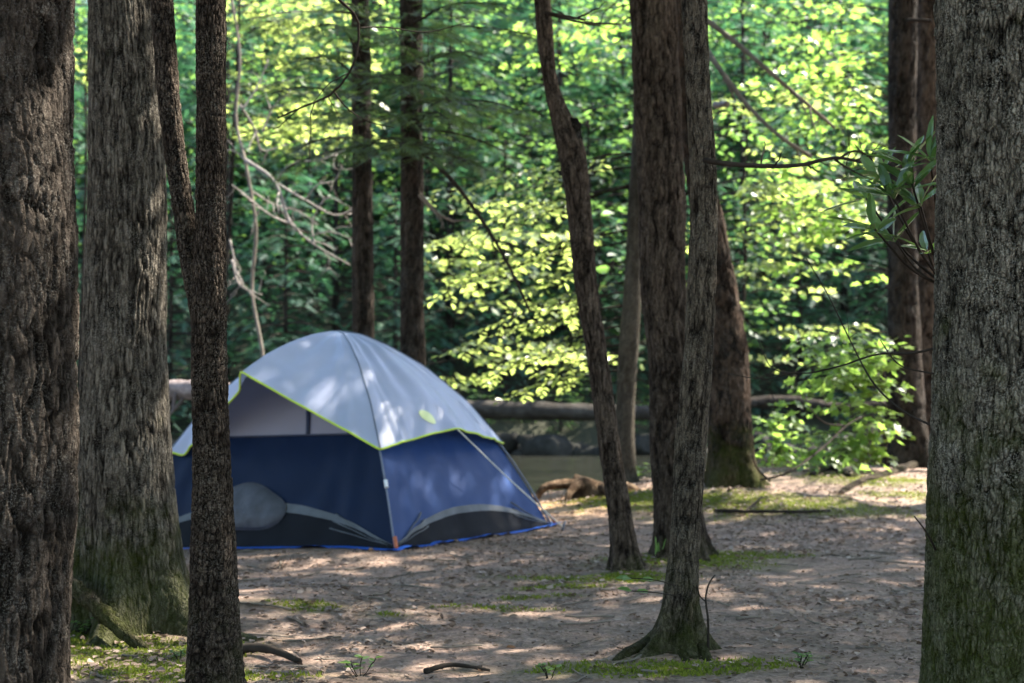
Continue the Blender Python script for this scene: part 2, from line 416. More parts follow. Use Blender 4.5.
class Fol:
    """collects leaves and twigs of one crown"""
    def __init__(s): s.p, s.d, s.n, s.s, s.tw, s.t = [], [], [], [], [], []
    def twig(s, path, r): s.tw.append((path, np.linspace(r, r * .4, len(path)), 4))
    def leaves_along(s, path, spacing, size, tilt, spread=.8, side=True, tint=0.0, updir=(0, 0, 1)):
        L = np.linalg.norm(np.diff(path, axis=0), axis=1).sum(); n = max(2, int(L / spacing))
        u = np.linspace(.08, 1, n); i = u * (len(path) - 1); a = np.clip(i.astype(int), 0, len(path) - 2); f = (i - a)[:, None]
        P = path[a] * (1 - f) + path[a + 1] * f; T = unit(path[a + 1] - path[a])
        up = np.array(updir, float); S = unit(np.cross(T, up) + 1e-6)
        sg = np.where(np.arange(n) % 2, 1, -1)[:, None]
        D = unit(T * .6 + S * sg * spread + rng.normal(0, .22, (n, 3)) + np.array([0, 0, -.12]))
        D[-1] = T[-1]
        s.p.append(P); s.d.append(D); s.n.append(unit(up + rng.normal(0, tilt, (n, 3))))
        s.s.append(size * np.clip(rng.lognormal(-.05, .3, n), .45, 1.7)); s.t.append(np.clip(rng.normal(.5 + tint, .22, n), 0, 1))
    def branch(s, path, r, twig_gap, twig_len, leaf_gap, leaf, tilt=.3, droop=.15, start=.2, flat=1.0, taper=.6):
        path = np.asarray(path); n = len(path); L = np.linalg.norm(np.diff(path, axis=0), axis=1).sum()
        s.tw.append((path, np.linspace(r, r * .3, n), 5))
        k = max(2, int(L * (1 - start) / twig_gap)); tb = rng.normal(0, .15)
        for q in range(k):
            u = start + (1 - start) * (q + .5 + rng.uniform(-.3, .3)) / k; i = u * (n - 1); a = min(int(i), n - 2)
            P = path[a] + (path[a + 1] - path[a]) * (i - a); T = unit(path[a + 1] - path[a])
            S = np.cross(T, (0, 0, 1.)); S = S / (np.linalg.norm(S) + 1e-6) * (1 if q % 2 else -1)
            D = unit(T * .7 + S * .8 + rng.normal(0, .18, 3) * np.array([1, 1, 1.2 - flat * .9]))
            l = twig_len * (1 - taper * (u - start) / (1 - start)) * rng.uniform(.6, 1.2)
            t = np.linspace(0, 1, 4)[:, None]
            tp = P + D * l * t + np.array([0, 0, -droop * l]) * t ** 2
            s.twig(tp, max(.0025, r * .25)); s.leaves_along(tp, leaf_gap, leaf, tilt, tint=tb + rng.normal(0, .08))
        s.leaves_along(path[int(n * .8):], leaf_gap, leaf, tilt, tint=tb)
    def leaf_me(s, name, shape, width=1.0):
        return leaf_mesh(name, shape, np.vstack(s.p), np.vstack(s.d), np.vstack(s.n), np.concatenate(s.s), np.concatenate(s.t), width)
    def twig_me(s, name): return tubes(name, s.tw)

def bpath(P0, direction, L, sag=.2, n=9, wob=.04):
    d = unit(np.asarray(direction, float)); t = np.linspace(0, 1, n)[:, None]
    w = np.cumsum(rng.normal(0, wob * L / n, (n, 3)), axis=0); w[0] = 0
    return np.asarray(P0) + d * L * t + np.array([0, 0, -sag * L]) * t ** 2 + w

# ------------------------------------------------------------------ tree trunks
def trunk_mesh(name, P, rad, base, flare=.5, lobes=5, flare_h=.3, amp=.006, vs=.18, seg=64, step=.05, seed=1, ztop=None, dense_z=None, ridged=True, plate=(.025, .09), mixr=.6, rv=.3):
    """P: control points bottom->top (world), rad: radii.  Grid tube with bark relief."""
    C = np.hstack([np.asarray(P), np.asarray(rad)[:, None]])
    L = np.linalg.norm(np.diff(C[:, :3], axis=0), axis=1).sum()
    fine = catmull(C, int(L / step) + 2)
    if dense_z is not None:   # coarser above what matters
        lo = fine[fine[:, 2] < dense_z]; hi = fine[fine[:, 2] >= dense_z]
        fine = np.vstack([lo, hi[::max(1, int(.12 / step))], hi[-1:]])
    Q, r = fine[:, :3], np.maximum(fine[:, 3], .006)
    n = len(Q); a = np.arange(seg) / seg * 2 * np.pi
    T, N, B = frames(Q)
    ca, sa = np.cos(a)[None, :, None], np.sin(a)[None, :, None]
    dirs = ca * N[:, None] + sa * B[:, None]
    h = Q[:, 2] - base[2]
    ph = rng.uniform(0, 6.28)
    lob = (.5 + .5 * np.cos(lobes * a + ph + .8 * np.sin(a + ph))) ** 1.5
    fl = flare * np.exp(-np.clip(h, -.2, None) / flare_h)[:, None] * (.45 + 1.1 * lob[None]) + flare * 1.1 * np.exp(-np.clip(h, -.1, None) / .07)[:, None] * lob[None] ** 2
    rr = r[:, None] * (1 + fl)
    W = Q[:, None] + rr[:, :, None] * dirs
    nat = np.stack([rr.mean(0).mean() * np.cos(a)[None].repeat(n, 0), rr.mean() * np.sin(a)[None].repeat(n, 0), h[:, None].repeat(seg, 1) * vs], -1).reshape(-1, 3)
    circ = 2 * np.pi * r[n // 3]; nat[:, 2] = nat[:, 2] / max(vs, 1e-6) * .5
    big = fbm(nat * 5, 3, seed + 5)
    U = np.broadcast_to(a[None] / (2 * np.pi), (n, seg)).ravel(); Vh = np.broadcast_to(h[:, None], (n, seg)).ravel()
    w1 = fbm(nat * 14, 3, seed + 7); w2 = fbm(nat * 14 + 9, 3, seed + 8)
    nu = max(6, int(circ / plate[0]))
    e1_, id1 = worley(U * nu + w1 * 1.1, Vh / plate[1] + w2 * 1.0, nu, seed)
    nu2 = max(8, int(circ / plate[0] * 2.6))
    e2_, id2 = worley(U * nu2 + w2 * 1.3, Vh / plate[1] * 2.9 + w1 * 1.3, nu2, seed + 3)
    fine_n = fbm(nat * 60, 2, seed + 2)
    q = nat.copy(); q[:, 2] *= rv; q = q * (.55 / plate[0]) + np.stack([w1, w2, w1 * 0], -1) * .9
    rd = (1 - np.abs(vnoise(q, seed + 11)) * 2.4) * .55 + (1 - np.abs(vnoise(q * 2.13 + 5, seed + 12)) * 2.2) * .3 + (1 - np.abs(vnoise(q * 4.4 + 9, seed + 13)) * 2) * .15
    rd = np.clip(1 - np.clip(rd, 0, 1) ** 1.4, 0, 1)
    bark = np.clip(.62 * sstep(.02, .3, e1_) * (.6 + .4 * id1) + .28 * sstep(0, .5, e2_) * (.4 + .6 * id2) + .16 * fine_n + .04, 0, 1)
    bark = np.clip(((1 - mixr) * bark + mixr * rd + .1 * fine_n - .5) * 1.45 + .5, 0, 1)
    disp = (bark - .5) * 2 * amp + big * amp * 1.4
    W = W.reshape(-1, 3) + disp[:, None] * dirs.reshape(-1, 3)
    i = np.arange(n - 1)[:, None] * seg; j = np.arange(seg)[None]; k = (j + 1) % seg
    Fq = np.stack([i + j, i + k, i + seg + k, i + seg + j], -1).reshape(-1, 4)
    c = len(W); W = np.vstack([W, Q[-1]]); j = np.arange(seg); k = (j + 1) % seg
    Ft = np.stack([(n - 1) * seg + j, (n - 1) * seg + k, np.full(seg, c)], -1)
    me = mesh_np(name, W, [Fq, Ft]); attr(me, 'bark', np.r_[bark, .5])
    return me

def tree(label, pts, d=None, base=None, mat='bark_dark', height=9, name='tree', group=None, dshift=0.0, **kw):
    """pts: (px,py,width_px) top->bottom as seen.  d: distance, or base=(px,py) standing on the ground"""
    if base is not None: b = hit(*base); d = b[1]
    else: b = pt(pts[-1][0], pts[-1][1], d)
    b = np.array([b[0], b[1], gz(b[0], b[1])])
    C = [pt(p[0], p[1], d + dshift * (k / max(1, len(pts) - 1) - 1)) for k, p in enumerate(pts)][::-1]
    r = [p[2] / F * d / 2 for p in pts][::-1]
    lo = C[0] + (C[0] - C[1]) * (C[0][2] - b[2] + .12) / max(.05, (C[1][2] - C[0][2])) if C[0][2] > b[2] - .1 else None
    if lo is not None: C = [lo] + C; r = [r[0] * 1.02] + r
    t = C[-1] - C[-2]; t = t / t[2]
    H = b[2] + height - C[-1][2]
    if H > .3:
        C += [C[-1] + t * H * .5, C[-1] + np.array([t[0] * .6, t[1], 1]) * H]; r += [r[-1] * .8, r[-1] * .35]
    root = empty(name, b, label, 'tree', group)
    root['_top'] = 0; del root['_top']
    me = trunk_mesh('trunk', C, r, b, **kw)
    part('trunk', me, M[mat], root)
    return root, np.array(C), np.array(r), b, d

# ---- overhead crowns (above the frame) that shade the campsite: shared meshes
def canopy_crown(seed, n_br, Rr, Hh, leaf):
    f = Fol()
    for k in range(n_br):
        a = rng.uniform(0, 6.28); h = rng.uniform(-.5, .5) * Hh
        L = Rr * rng.uniform(.5, 1) * math.sqrt(max(.15, 1 - (2 * h / Hh) ** 2 * .8))
        p = bpath((0, 0, h - .15 * L), (math.cos(a), math.sin(a), .25), L, .12)
        f.branch(p, .018, .3, .75, .1, leaf, .5, .2, .3, .6)
    return f.leaf_me('crown', 'ovate'), f.twig_me('branches')
CANOPY = [canopy_crown(1, 44, 3.6, 4.2, .19), canopy_crown(2, 48, 4.2, 4.8, .2)]
for L_, W_ in CANOPY: L_.materials.append(M['canopy']); W_.materials.append(M['twig_dark'])

def add_crown(root, top, which=0, rot=0.0, sc=1.0):
    for nm, me in (('crown', CANOPY[which][0]), ('branches', CANOPY[which][1])):
        o = bpy.data.objects.new(nm, me); COL.objects.link(o); o.parent = root
        o.location = Vector(top) - root.location; o.rotation_euler = (0, 0, rot); o.scale = (sc, sc, sc)

# T1 left foreground trunk
t1, C, r, b, d = tree('thick dark furrowed trunk at the left edge, nearest to the viewer', [(-5, 0, 150), (-5, 170, 151), (-5, 340, 152), (-6, 442, 151), (-10, 683, 150), (-11, 740, 154)], d=4.2,
    mat='bark_dark', height=11, amp=.011, plate=(.024, .13), vs=.16, seg=380, step=.007, seed=11, dense_z=2.6, flare=.04)
add_crown(t1, C[-1] - [0, 0, 1.5], 0, .3)
# T12 right foreground trunk
t12, C, r, b, d = tree('wide grey flaky trunk at the right edge with green moss low down', [(1016, 0, 154), (1016, 170, 152), (1015, 342, 152), (1010, 542, 154), (1008, 683, 158), (1007, 740, 164)], d=4.3,
    mat='bark_flaky', height=11, amp=.0065, mixr=.45, plate=(.014, .055), vs=.3, seg=460, step=.006, seed=21, dense_z=2.6, flare=.04)
add_crown(t12, C[-1] - [0, 0, 1.5], 1, 1.3)
T12C, T12R = C, r
# T2 big grey trunk
t2, C, r, b, d = tree('broad grey trunk with a mossy flared foot, left of the tent', [(120, 0, 61), (125, 100, 69), (127, 200, 75), (125, 342, 80), (124.5, 442, 90), (128, 542, 97), (132, 612, 100)], base=(133, 622),
    mat='bark_grey', height=13, amp=.006, mixr=.45, plate=(.021, .3), vs=.14, seg=300, step=.009, seed=31, dense_z=3.2, flare=.42, lobes=5, flare_h=.22)
add_crown(t2, C[-1] - [0, 0, 1], 1, 2.0)
def root_tube(root, px_pts, w0, w1, mat, lift=0.0, nm='root'):
    Q = [hit(a, c) for a, c in px_pts]
    Q = np.array([[q[0], q[1], gz(q[0], q[1]) + lift * (1 - k / (len(Q) - 1)) - .3 * (w0 + (w1 - w0) * k / (len(Q) - 1))] for k, q in enumerate(Q)])
    Q[-1][2] -= .06
    P = catmull(np.hstack([Q, np.linspace(w0, w1, len(Q))[:, None]]), 24)
    V, q4, t3 = tube_arrays(P[:, :3], P[:, 3], 12, 0, .06)
    me = mesh_np(nm, V, [q4, t3]); attr(me, 'bark', np.clip(rng.normal(.5, .25, len(V)), 0, 1))
    return part(nm, me, M[mat], root)
Q = np.array([pt(40, 606, 6.6) - [0, 0, .05], pt(62, 584, 6.5), pt(86, 598, 6.35), pt(110, 620, 6.28), pt(132, 640, 6.22), pt(150, 652, 6.2), pt(165, 660, 6.2)])
P = catmull(np.hstack([Q, np.array([.028, .034, .036, .032, .026, .018, .01])[:, None]]), 60)
V, q4, t3_ = tube_arrays(P[:, :3], P[:, 3] * (1 + .1 * np.sin(np.arange(60) * .9)), 18, 0, .1)
me = mesh_np('root', V, [q4, t3_]); attr(me, 'bark', np.clip(rng.normal(.5, .25, len(V)), 0, 1)); part('root', me, M['bark_slim'], t2)
# T3 slim forked trunk
t3, C, r, b, d = tree('slim forked brown trunk standing in front of the tent', [(211, -120, 26), (211, 0, 28), (211, 200, 30), (209, 342, 34), (211, 442, 36), (213, 542, 42), (214, 683, 49)], d=5.0,
    mat='bark_thin', height=8, amp=.004, mixr=.25, plate=(.014, .035), vs=.4, seg=130, step=.008, seed=41, dense_z=2.8, flare=.15, ridged=False)
add_crown(t3, C[-1] - [0, 0, .6], 0, 4.0, .8)
S = [(206, 345, 20), (200, 300, 22), (192, 262, 22), (182, 200, 20.5), (169, 100, 21), (162, 0, 22.5), (150, -150, 22), (120, -420, 16)]
P = [pt(x, y, 5.0 + .02 * k) for k, (x, y, w) in enumerate(S)]
me = trunk_mesh('limb', P, [w / F * 5 / 2 for _, _, w in S], np.array([0, 0, -9.]), flare=0, amp=.0035, mixr=.25, plate=(.014, .035), vs=.4, seg=90, step=.01, seed=42, ridged=False)
part('limb', me, M['bark_thin'], t3)
# T6 leaning brown trunk
t6, C, r, b, d = tree('slender leaning reddish brown trunk with a broken knob, right of the tent', [(541, -40, 14), (543, 10, 16), (555, 100, 15.5), (570, 145, 25), (578, 200, 23), (588, 300, 21.5), (595, 342, 20), (609, 442, 21), (622, 530, 24), (626, 565, 29)], base=(626, 569),
    mat='bark_brown', height=8, amp=.005, plate=(.02, .06), vs=.25, seg=90, step=.014, seed=51, dense_z=3.6, flare=.2, flare_h=.12)
add_crown(t6, C[-1], 1, 5.0, .8)
k0 = pt(574, 150, d); k1 = pt(573, 118, d - .03)
part('broken_knob', tubes('broken_knob', [(np.linspace(k0, k1, 6), [.05, .06, .06, .05, .05, .03], 12, .12)]), M['bark_dark'], t6)
# T7 thick trunk
t7, C, r, b, d = tree('thick dark brown trunk just behind the slimmer leaning one, mid right', [(652, 0, 45), (656, 70, 45), (662, 200, 45), (664, 300, 44), (669, 342, 43), (674, 442, 46), (679, 530, 49), (680, 550, 51)], base=(680, 555),
    mat='bark_brown', height=13, amp=.009, plate=(.03, .2), vs=.12, seg=160, step=.015, seed=61, dense_z=4.2, flare=.2, flare_h=.15)
add_crown(t7, C[-1] - [0, 0, 1], 0, 1.0)
# T8 front slim trunk with root flare
t8, C, r, b, d = tree('slim grey brown trunk with spreading mossy roots in the middle of the clearing', [(692, -60, 22), (694, 0, 23), (699, 100, 23.5), (704, 200, 26), (701, 300, 27), (699, 342, 28), (691, 442, 31), (685, 542, 29), (680, 600, 32), (678, 640, 34)], base=(677, 650),
    mat='bark_slim', height=9, amp=.0045, plate=(.013, .07), vs=.2, seg=130, step=.01, seed=71, dense_z=2.9, flare=.75, lobes=5, flare_h=.1)
add_crown(t8, C[-1] - [0, 0, .5], 1, 3.0, .8)
for q, w in (([(668, 636), (645, 648), (622, 657), (598, 663)], .05), ([(688, 636), (700, 650), (708, 660), (718, 666)], .042), ([(680, 640), (684, 656), (692, 668)], .036)):
    root_tube(t8, q, w, .008, 'bark_slim', .02)
# T9 leaning, mossy base
t9, C9, r, b9, d9 = tree('stout mossy footed trunk on the river bank, half hidden behind the slim one', [(668, -60, 26), (680, 20, 27), (692, 110, 28), (703, 190, 29), (712, 240, 31), (722, 310, 36), (727, 350, 39), (731, 442, 43), (732, 478, 46)], base=(732, 486),
    mat='bark_red', height=12, amp=.012, plate=(.04, .16), vs=.15, seg=110, step=.02, seed=81, dense_z=5, flare=.3, flare_h=.2)
add_crown(t9, C9[-1] - [0, 0, .5], 0, .7)
# T10 pale slim trunk (beech)
t10, C10, r, b, d10 = tree('pale smooth slim trunk at the water edge behind the leaning one', [(641, -40, 10), (640, 60, 11), (638, 150, 13), (635, 220, 15), (632, 300, 18), (629, 342, 20), (625, 442, 19), (626, 476, 21)], base=(626, 482),
    mat='bark_pale', height=8, amp=.002, plate=(.05, .1), seg=48, step=.03, seed=91, flare=.2, flare_h=.1, ridged=False)
# T11 / T11b at right
t11, C11, r, b11, d11 = tree('dark straight trunk on the right bank with a pale surface root', [(903, -60, 27), (903, 0, 28), (902, 150, 26), (904, 342, 32), (906, 430, 40), (907, 460, 46)], base=(907, 466),
    mat='bark_far', height=13, amp=.01, plate=(.04, .2), vs=.15, seg=80, step=.025, seed=101, flare=.4, flare_h=.25)
add_crown(t11, C11[-1] - [0, 0, 1], 1, 2.2)
t13, C13, r, b, d = tree('brown trunk close behind the right bank tree, beside the wide mossy trunk', [(927, -60, 24), (927, 0, 25), (927, 150, 26), (927, 342, 30), (930, 458, 40)], d=18.2,
    mat='bark_brown', height=13, amp=.01, plate=(.04, .2), vs=.15, seg=70, step=.03, seed=102, flare=.3)
add_crown(t13, C13[-1] - [0, 0, 1], 0, 3.2)
root_tube(t11, [(925, 463), (890, 474), (850, 487), (824, 507)], .06, .03, 'bark_brown', .03)
# T4 / T5 behind the tent
t4, C4, r, b4, d4 = tree('straight dark trunk rising behind the tent peak', [(358, -60, 18), (360, 0, 18), (362, 170, 19), (363, 300, 21), (364, 380, 22), (365, 475, 23)], d=14.6,
    mat='bark_far', height=12, amp=.008, plate=(.03, .15), vs=.15, seg=60, step=.03, seed=111, flare=.2)
t5, C5, r, b5, d5 = tree('slightly thicker dark trunk behind the right shoulder of the tent', [(410, -60, 21), (411, 0, 21), (412, 170, 22), (412, 300, 23), (413, 380, 25), (414, 480, 27)], d=14.0,
    mat='bark_far', height=12, amp=.008, plate=(.03, .15), vs=.15, seg=60, step=.03, seed=112, flare=.2)

# unseen trees added around and behind the viewer: their crowns block sky and sun
for k, (x, y, H, w_) in enumerate([(-5.5, 6, 9.5, 1), (-6.5, 12, 10, 0), (5.8, 7, 9.5, 1), (8.5, 11.5, 10.5, 0), (-3.2, -2.5, 9, 0), (2.8, -3, 9.5, 1), (-8, 0, 9, 1), (8.5, 1, 10, 0), (0, -8, 10, 1), (6, -8, 9, 0), (-6, -8, 9, 1), (12.5, 11.5, 11, 1), (-9.5, 8, 9, 0), (12, 7, 9, 1), (-3.8, 2.5, 10.5, 1), (4.2, 3.2, 10.5, 0), (-4.5, 9.5, 11, 0), (5, 13.5, 12, 1), (7.6, 9.2, 11.5, 0), (7.0, 14.6, 13, 1), (9.8, 13.8, 12, 0)]):
    b = np.array([x, y, gz(x, y)]); rt = empty('tree', b, 'unseen tree added outside the clearing to shade the campsite', 'tree', 'unseen shade trees added around the clearing')
    me = tubes('trunk', [(np.array([b + [.1 * math.sin(z), .08 * math.cos(z * 1.3), z - .1] for z in np.linspace(0, H, 24)]), np.linspace(.2, .06, 24), 14, .04)])
    attr(me, 'bark', rng.random(len(me.vertices))); part('trunk', me, M['bark_far'], rt)
    add_crown(rt, b + [0, 0, H - 1], w_, k * 1.9, 1.15); add_crown(rt, b + [0, 0, H - (4.2 if y < 3 else 2.6)], 1 - w_, k * 2.9, 1.1)
    if y < -1: add_crown(rt, b + [0, 0, H - 6.5], w_, k * .9, .5)

b = np.array([8.9, 18.5, gz(8.9, 18.5)]); rt = empty('tree', b, 'unseen tree added outside the clearing to shade the campsite', 'tree', 'unseen shade trees added around the clearing')  # extra tree out of view, its small crown added to shade the right bank
me = tubes('trunk', [(np.array([b + [.1 * math.sin(z), .08 * math.cos(z * 1.3), z - .1] for z in np.linspace(0, 11, 24)]), np.linspace(.16, .05, 24), 14, .04)])
attr(me, 'bark', rng.random(len(me.vertices))); part('trunk', me, M['bark_far'], rt); add_crown(rt, b + [-.3, 0, 10], 0, 1.1, .6)

# ------------------------------------------------------------------ foliage seen in the picture
def foliage_parts(root, f, shape, mat, twig='twig_dark', width=1.0):
    part('foliage', f.leaf_me('foliage', shape, width), M[mat], root)
    part('branches', f.twig_me('branches'), M[twig], root)

# hemlock boughs of T4 / T5 hanging in front of their trunks
def hemlock_crown(root, C, spots, d, spread=.26):
    f = Fol()
    for (px, py, dd, L) in spots:
        tip = pt(px, py, dd)
        z = min(C[-1][2] - .3, tip[2] + .35 + .12 * L)
        i = np.argmin(abs(C[:, 2] - z)); k = (z - C[:, 2]); 
        P0 = np.array([np.interp(z, C[:, 2], C[:, 0]), np.interp(z, C[:, 2], C[:, 1]), z])
        v = tip - P0; L = np.linalg.norm(v)
        p = bpath(P0, v + np.array([0, 0, .18 * L]), L, .18, 12, .03)
        f.branch(p, .016, .13, min(.9, .5 + .15 * L), .07, .15, .3, .22, .12, 1.0, .75)
    foliage_parts(root, f, 'hemlock', 'hemlock_near', width=1.0)
hemlock_crown(t4, C4, [(300, 60, 12.2, 0), (275, 95, 12.6, 0), (330, 30, 12.0, 0), (300, 150, 13.2, 0), (360, 110, 12.0, 0), (340, 5, 13, 0), (250, 20, 13.5, 0), (290, 170, 14, 0), (390, -40, 12.5, 0)], 0)
hemlock_crown(t5, C5, [(480, 60, 12.0, 0), (520, 110, 12.6, 0), (450, 120, 11.6, 0), (420, 90, 11.4, 0), (500, 150, 13.2, 0), (470, 165, 12.2, 0), (380, 80, 12, 0), (400, 150, 11.6, 0), (540, 40, 13, 0), (430, 30, 11.8, 0), (500, 5, 12, 0), (560, 130, 13.8, 0), (450, -30, 12, 0), (360, 150, 12.4, 0)], 0)

# beech: layered bright sprays to the left of the pale trunk
f = Fol()
for (px, py, dd) in [(430, 205, 16), (455, 240, 16.5), (500, 200, 15.5), (520, 225, 16), (470, 280, 16.5), (440, 300, 17), (520, 290, 15.6), (560, 300, 15.2), (480, 335, 16.4), (450, 350, 16.2), (530, 330, 15.5), (560, 345, 15.5), (500, 370, 16.2),
                     (540, 378, 15.8), (470, 385, 16.6), (515, 400, 16.2), (575, 375, 15.4), (590, 330, 15.2), (590, 240, 15.4), (560, 180, 15.6), (690, 300, 16), (700, 250, 16.5), (610, 45, 15), (585, 15, 15), (640, 20, 14.5), (545, 260, 15.8)]:
    tip = pt(px, py, dd); L0 = np.linalg.norm(tip[:2] - C10[0][:2]); z = min(tip[2] + .15 * L0 + .1, 7.5); z = max(z, 1.3)
    P0 = np.array([np.interp(z, C10[:, 2], C10[:, 0]), np.interp(z, C10[:, 2], C10[:, 1]), z])
    v = tip - P0; L = np.linalg.norm(v)
    f.branch(bpath(P0, v + np.array([0, 0, .15 * L]), L, .15, 10, .05), .012, .13, .6, .05, .09, .28, .12, .25, 1.0, .55)
foliage_parts(t10, f, 'ovate', 'beech')

# maples right
def maple(label, base_px, d, h, tips, leaf=.11, trunk_r=.03, lean=(0, 0), gap=.17, tw=.5, mat='maple'):
    x = pt(base_px, 400, d)[0]; b = np.array([x, d, gz(x, d)])
    root = empty('maple_tree', b, label, 'tree')
    n = 8; P = np.array([b + np.array([lean[0] * t, lean[1] * t, h * t - .08]) for t in np.linspace(0, 1, n)]) + np.r_[[[0, 0, 0]], rng.normal(0, .02, (n - 1, 3))]
    me = tubes('trunk', [(catmull(P, 30), np.linspace(trunk_r, trunk_r * .3, 30), 10)]); attr(me, 'bark', rng.random(len(me.vertices)))
    part('trunk', me, M['bark_far'], root)
    f = Fol()
    for (px, py, dd) in tips:
        tip = pt(px, py, dd); z = np.clip(tip[2] - .1 + .1 * rng.normal(), b[2] + .25, P[-1, 2])
        P0 = np.array([np.interp(z, P[:, 2], P[:, 0]), np.interp(z, P[:, 2], P[:, 1]), z]); v = tip - P0; L = np.linalg.norm(v)
        f.branch(bpath(P0, v + np.array([0, 0, .2 * L]), L, .2, 9, .06), .01, gap, tw, leaf * .75, leaf, .45, .25, .25, .8, .5)
    foliage_parts(root, f, 'maple', mat)
    return root
def cloud(n, x0, x1, y0, y1, d0, d1):
    return [(rng.uniform(x0, x1), rng.uniform(y0, y1), rng.uniform(d0, d1)) for _ in range(n)]
maple('leafy maple sapling beside the foot of the stout bank trunk', 775, 17.0, 1.3, cloud(32, 748, 804, 395, 482, 16.0, 17.2), .1, .014, gap=.14, tw=.3)
maple('bright maple sapling just left of the dark right bank trunk', 886, 16.3, 2.0, cloud(60, 775, 885, 335, 466, 14.9, 16.4), .105, .016, gap=.14, tw=.32)
maple('tall leaning maple spreading bright leaves over the right bank', 900, 20.4, 7.5, cloud(46, 722, 888, 0, 300, 19.2, 21.6), .12, .05, lean=(-.15, -.3))
maple('maple bough tree on the far side with leaves low over the water', 736, 22.5, 6.5, cloud(34, 720, 880, 60, 370, 20, 23), .12, .05, lean=(.2, 0), mat='beech')
maple('yellow green maple high at the left above the dead tree', 213, 24.5, 9.5, cloud(56, 225, 410, -10, 140, 23, 26), .13, .07, lean=(.4, 0), gap=.2, mat='beech')
maple('thin maple seen in the gap between the two left trunks', 82, 24.0, 8.0, cloud(14, 60, 130, 0, 110, 23, 25), .13, .05, mat='beech')

maple('pale sunlit beech with layered boughs low over the far water, right of the tent', 405, 27.0, 7.5, cloud(13, 430, 640, 190, 395, 25, 28), .15, .06, gap=.16, tw=.7, mat='beech')
maple('bright leafy tree filling the top of the picture between the dark trunks', 660, 26.0, 9.5, cloud(12, 470, 640, -20, 60, 24, 27), .14, .06, gap=.2, tw=.6)

# dead pale tree left behind the tent
def dead_tree():
    b = np.array([pt(258, 400, 20)[0], 20, gz(pt(258, 400, 20)[0], 20)])
    root = empty('dead_tree', b, 'leafless dead tree with pale crooked twigs behind the tent, left', 'tree')
    def seg(pts, w0, w1, d=20.0):
        Q = np.array([pt(x, y, d + dz) for x, y, dz in pts]); return (catmull(Q, 18), np.linspace(w0, w1, 18), 6, .08)
    trunk = [np.vstack([[b[0], b[1], b[2] - .1], pt(262, 350, 20), pt(252, 290, 20.1), pt(256, 230, 20), pt(246, 165, 20), pt(236, 120, 20.2), pt(240, 60, 20.2), pt(228, -20, 20.2)])]
    me = tubes('trunk', [(catmull(trunk[0], 40), np.linspace(.03, .018, 40), 8, .08)])
    part('trunk', me, M['twig_grey'], root)
    br = []
    L = [([(246, 160, 0), (275, 182, -.3), (292, 225, -.5), (315, 245, -.6), (350, 265, -.6)], .03),
         ([(275, 182, -.3), (305, 200, -.4), (340, 215, -.3), (358, 205, -.2)], .022),
         ([(292, 225, -.5), (270, 215, -.7), (245, 195, -.8), (232, 185, -.9)], .02),
         ([(240, 105, 0), (255, 130, .2), (262, 150, .3), (285, 145, .4)], .022),
         ([(242, 110, 0), (258, 85, .2), (268, 60, .3)], .018),
         ([(262, 132, .2), (275, 105, .3), (286, 92, .4)], .015),
         ([(275, 182, -.3), (290, 165, -.3), (320, 160, -.2), (345, 150, 0)], .016),
         ([(232, 260, -.2), (240, 285, -.3), (262, 295, -.4)], .02), ([(230, 240, 0), (236, 268, -.1), (240, 285, -.2), (230, 296, -.2)], .016),
         ([(315, 245, -.6), (312, 225, -.5), (320, 205, -.5), (330, 195, -.4)], .013), ([(305, 238, -.5), (330, 232, -.6), (355, 240, -.6)], .013),
         ([(305, 200, -.4), (318, 185, -.4), (335, 180, -.3), (342, 165, -.3)], .012), ([(246, 160, 0), (230, 150, .1), (215, 158, .2)], .014),
         ([(250, 190, 0), (275, 205, .3), (300, 212, .4), (318, 225, .4)], .014), ([(320, 247, -.6), (330, 262, -.5), (325, 272, -.4)], .01)]
    for k, (p, w) in enumerate(L):
        s = seg(p, w, w * .4); br.append(s)
        P = s[0]
        for q in range(5):
            i = rng.integers(4, 17); T = unit(P[i] - P[i - 1])
            dv = unit(T + rng.normal(0, .7, 3)); br.append((bpath(P[i], dv, rng.uniform(.15, .5), .1, 6, .25), np.linspace(w * .45, w * .15, 6), 4))
    part('branches', tubes('branches', br), M['deadwood'], root)
dead_tree()

# bare limbs belonging to near trees
def bare_limb(root, pts, w0, w1, mat='twig_dark', twigs=6, tl=(.1, .35), name='bare_limb', down=0.0):
    Q = catmull(np.array([pt(x, y, d) for x, y, d in pts]), 30)
    it = [(Q, np.linspace(w0, w1, 30), 8, .05)]
    for k in range(twigs):
        i = int(rng.uniform(6, 28)); T = unit(Q[i] - Q[i - 1]); dv = unit(T * .8 + rng.normal(0, .6, 3) + [0, 0, -down])
        p = bpath(Q[i], dv, rng.uniform(*tl), .05, 7, .2); it.append((p, np.linspace(w1 * .8, w1 * .3, 7), 5))
        if rng.random() < .6:
            p2 = bpath(p[3], unit(dv + rng.normal(0, .5, 3)), rng.uniform(*tl) * .6, .05, 5, .2); it.append((p2, np.linspace(w1 * .5, w1 * .25, 5), 4))
    return part(name, tubes(name, it), M[mat], root)
bare_limb(t3, [(214, -210, 5.0), (280, -110, 5.6), (335, -5, 6.3), (359, 28, 6.6), (355, 60, 6.6), (334, 92, 6.7), (300, 108, 6.8), (278, 118, 6.9)], .011, .004, twigs=10, tl=(.1, .3), down=.5)
bare_limb(t3, [(334, 92, 6.7), (345, 106, 6.8), (365, 120, 6.9), (395, 128, 7.0)], .0045, .002, twigs=6, tl=(.1, .25), down=.4)
bare_limb(t3, [(359, 28, 6.6), (385, 27, 6.7), (420, 32, 6.8), (470, 22, 7.0)], .004, .002, twigs=8, tl=(.1, .3), down=.3)
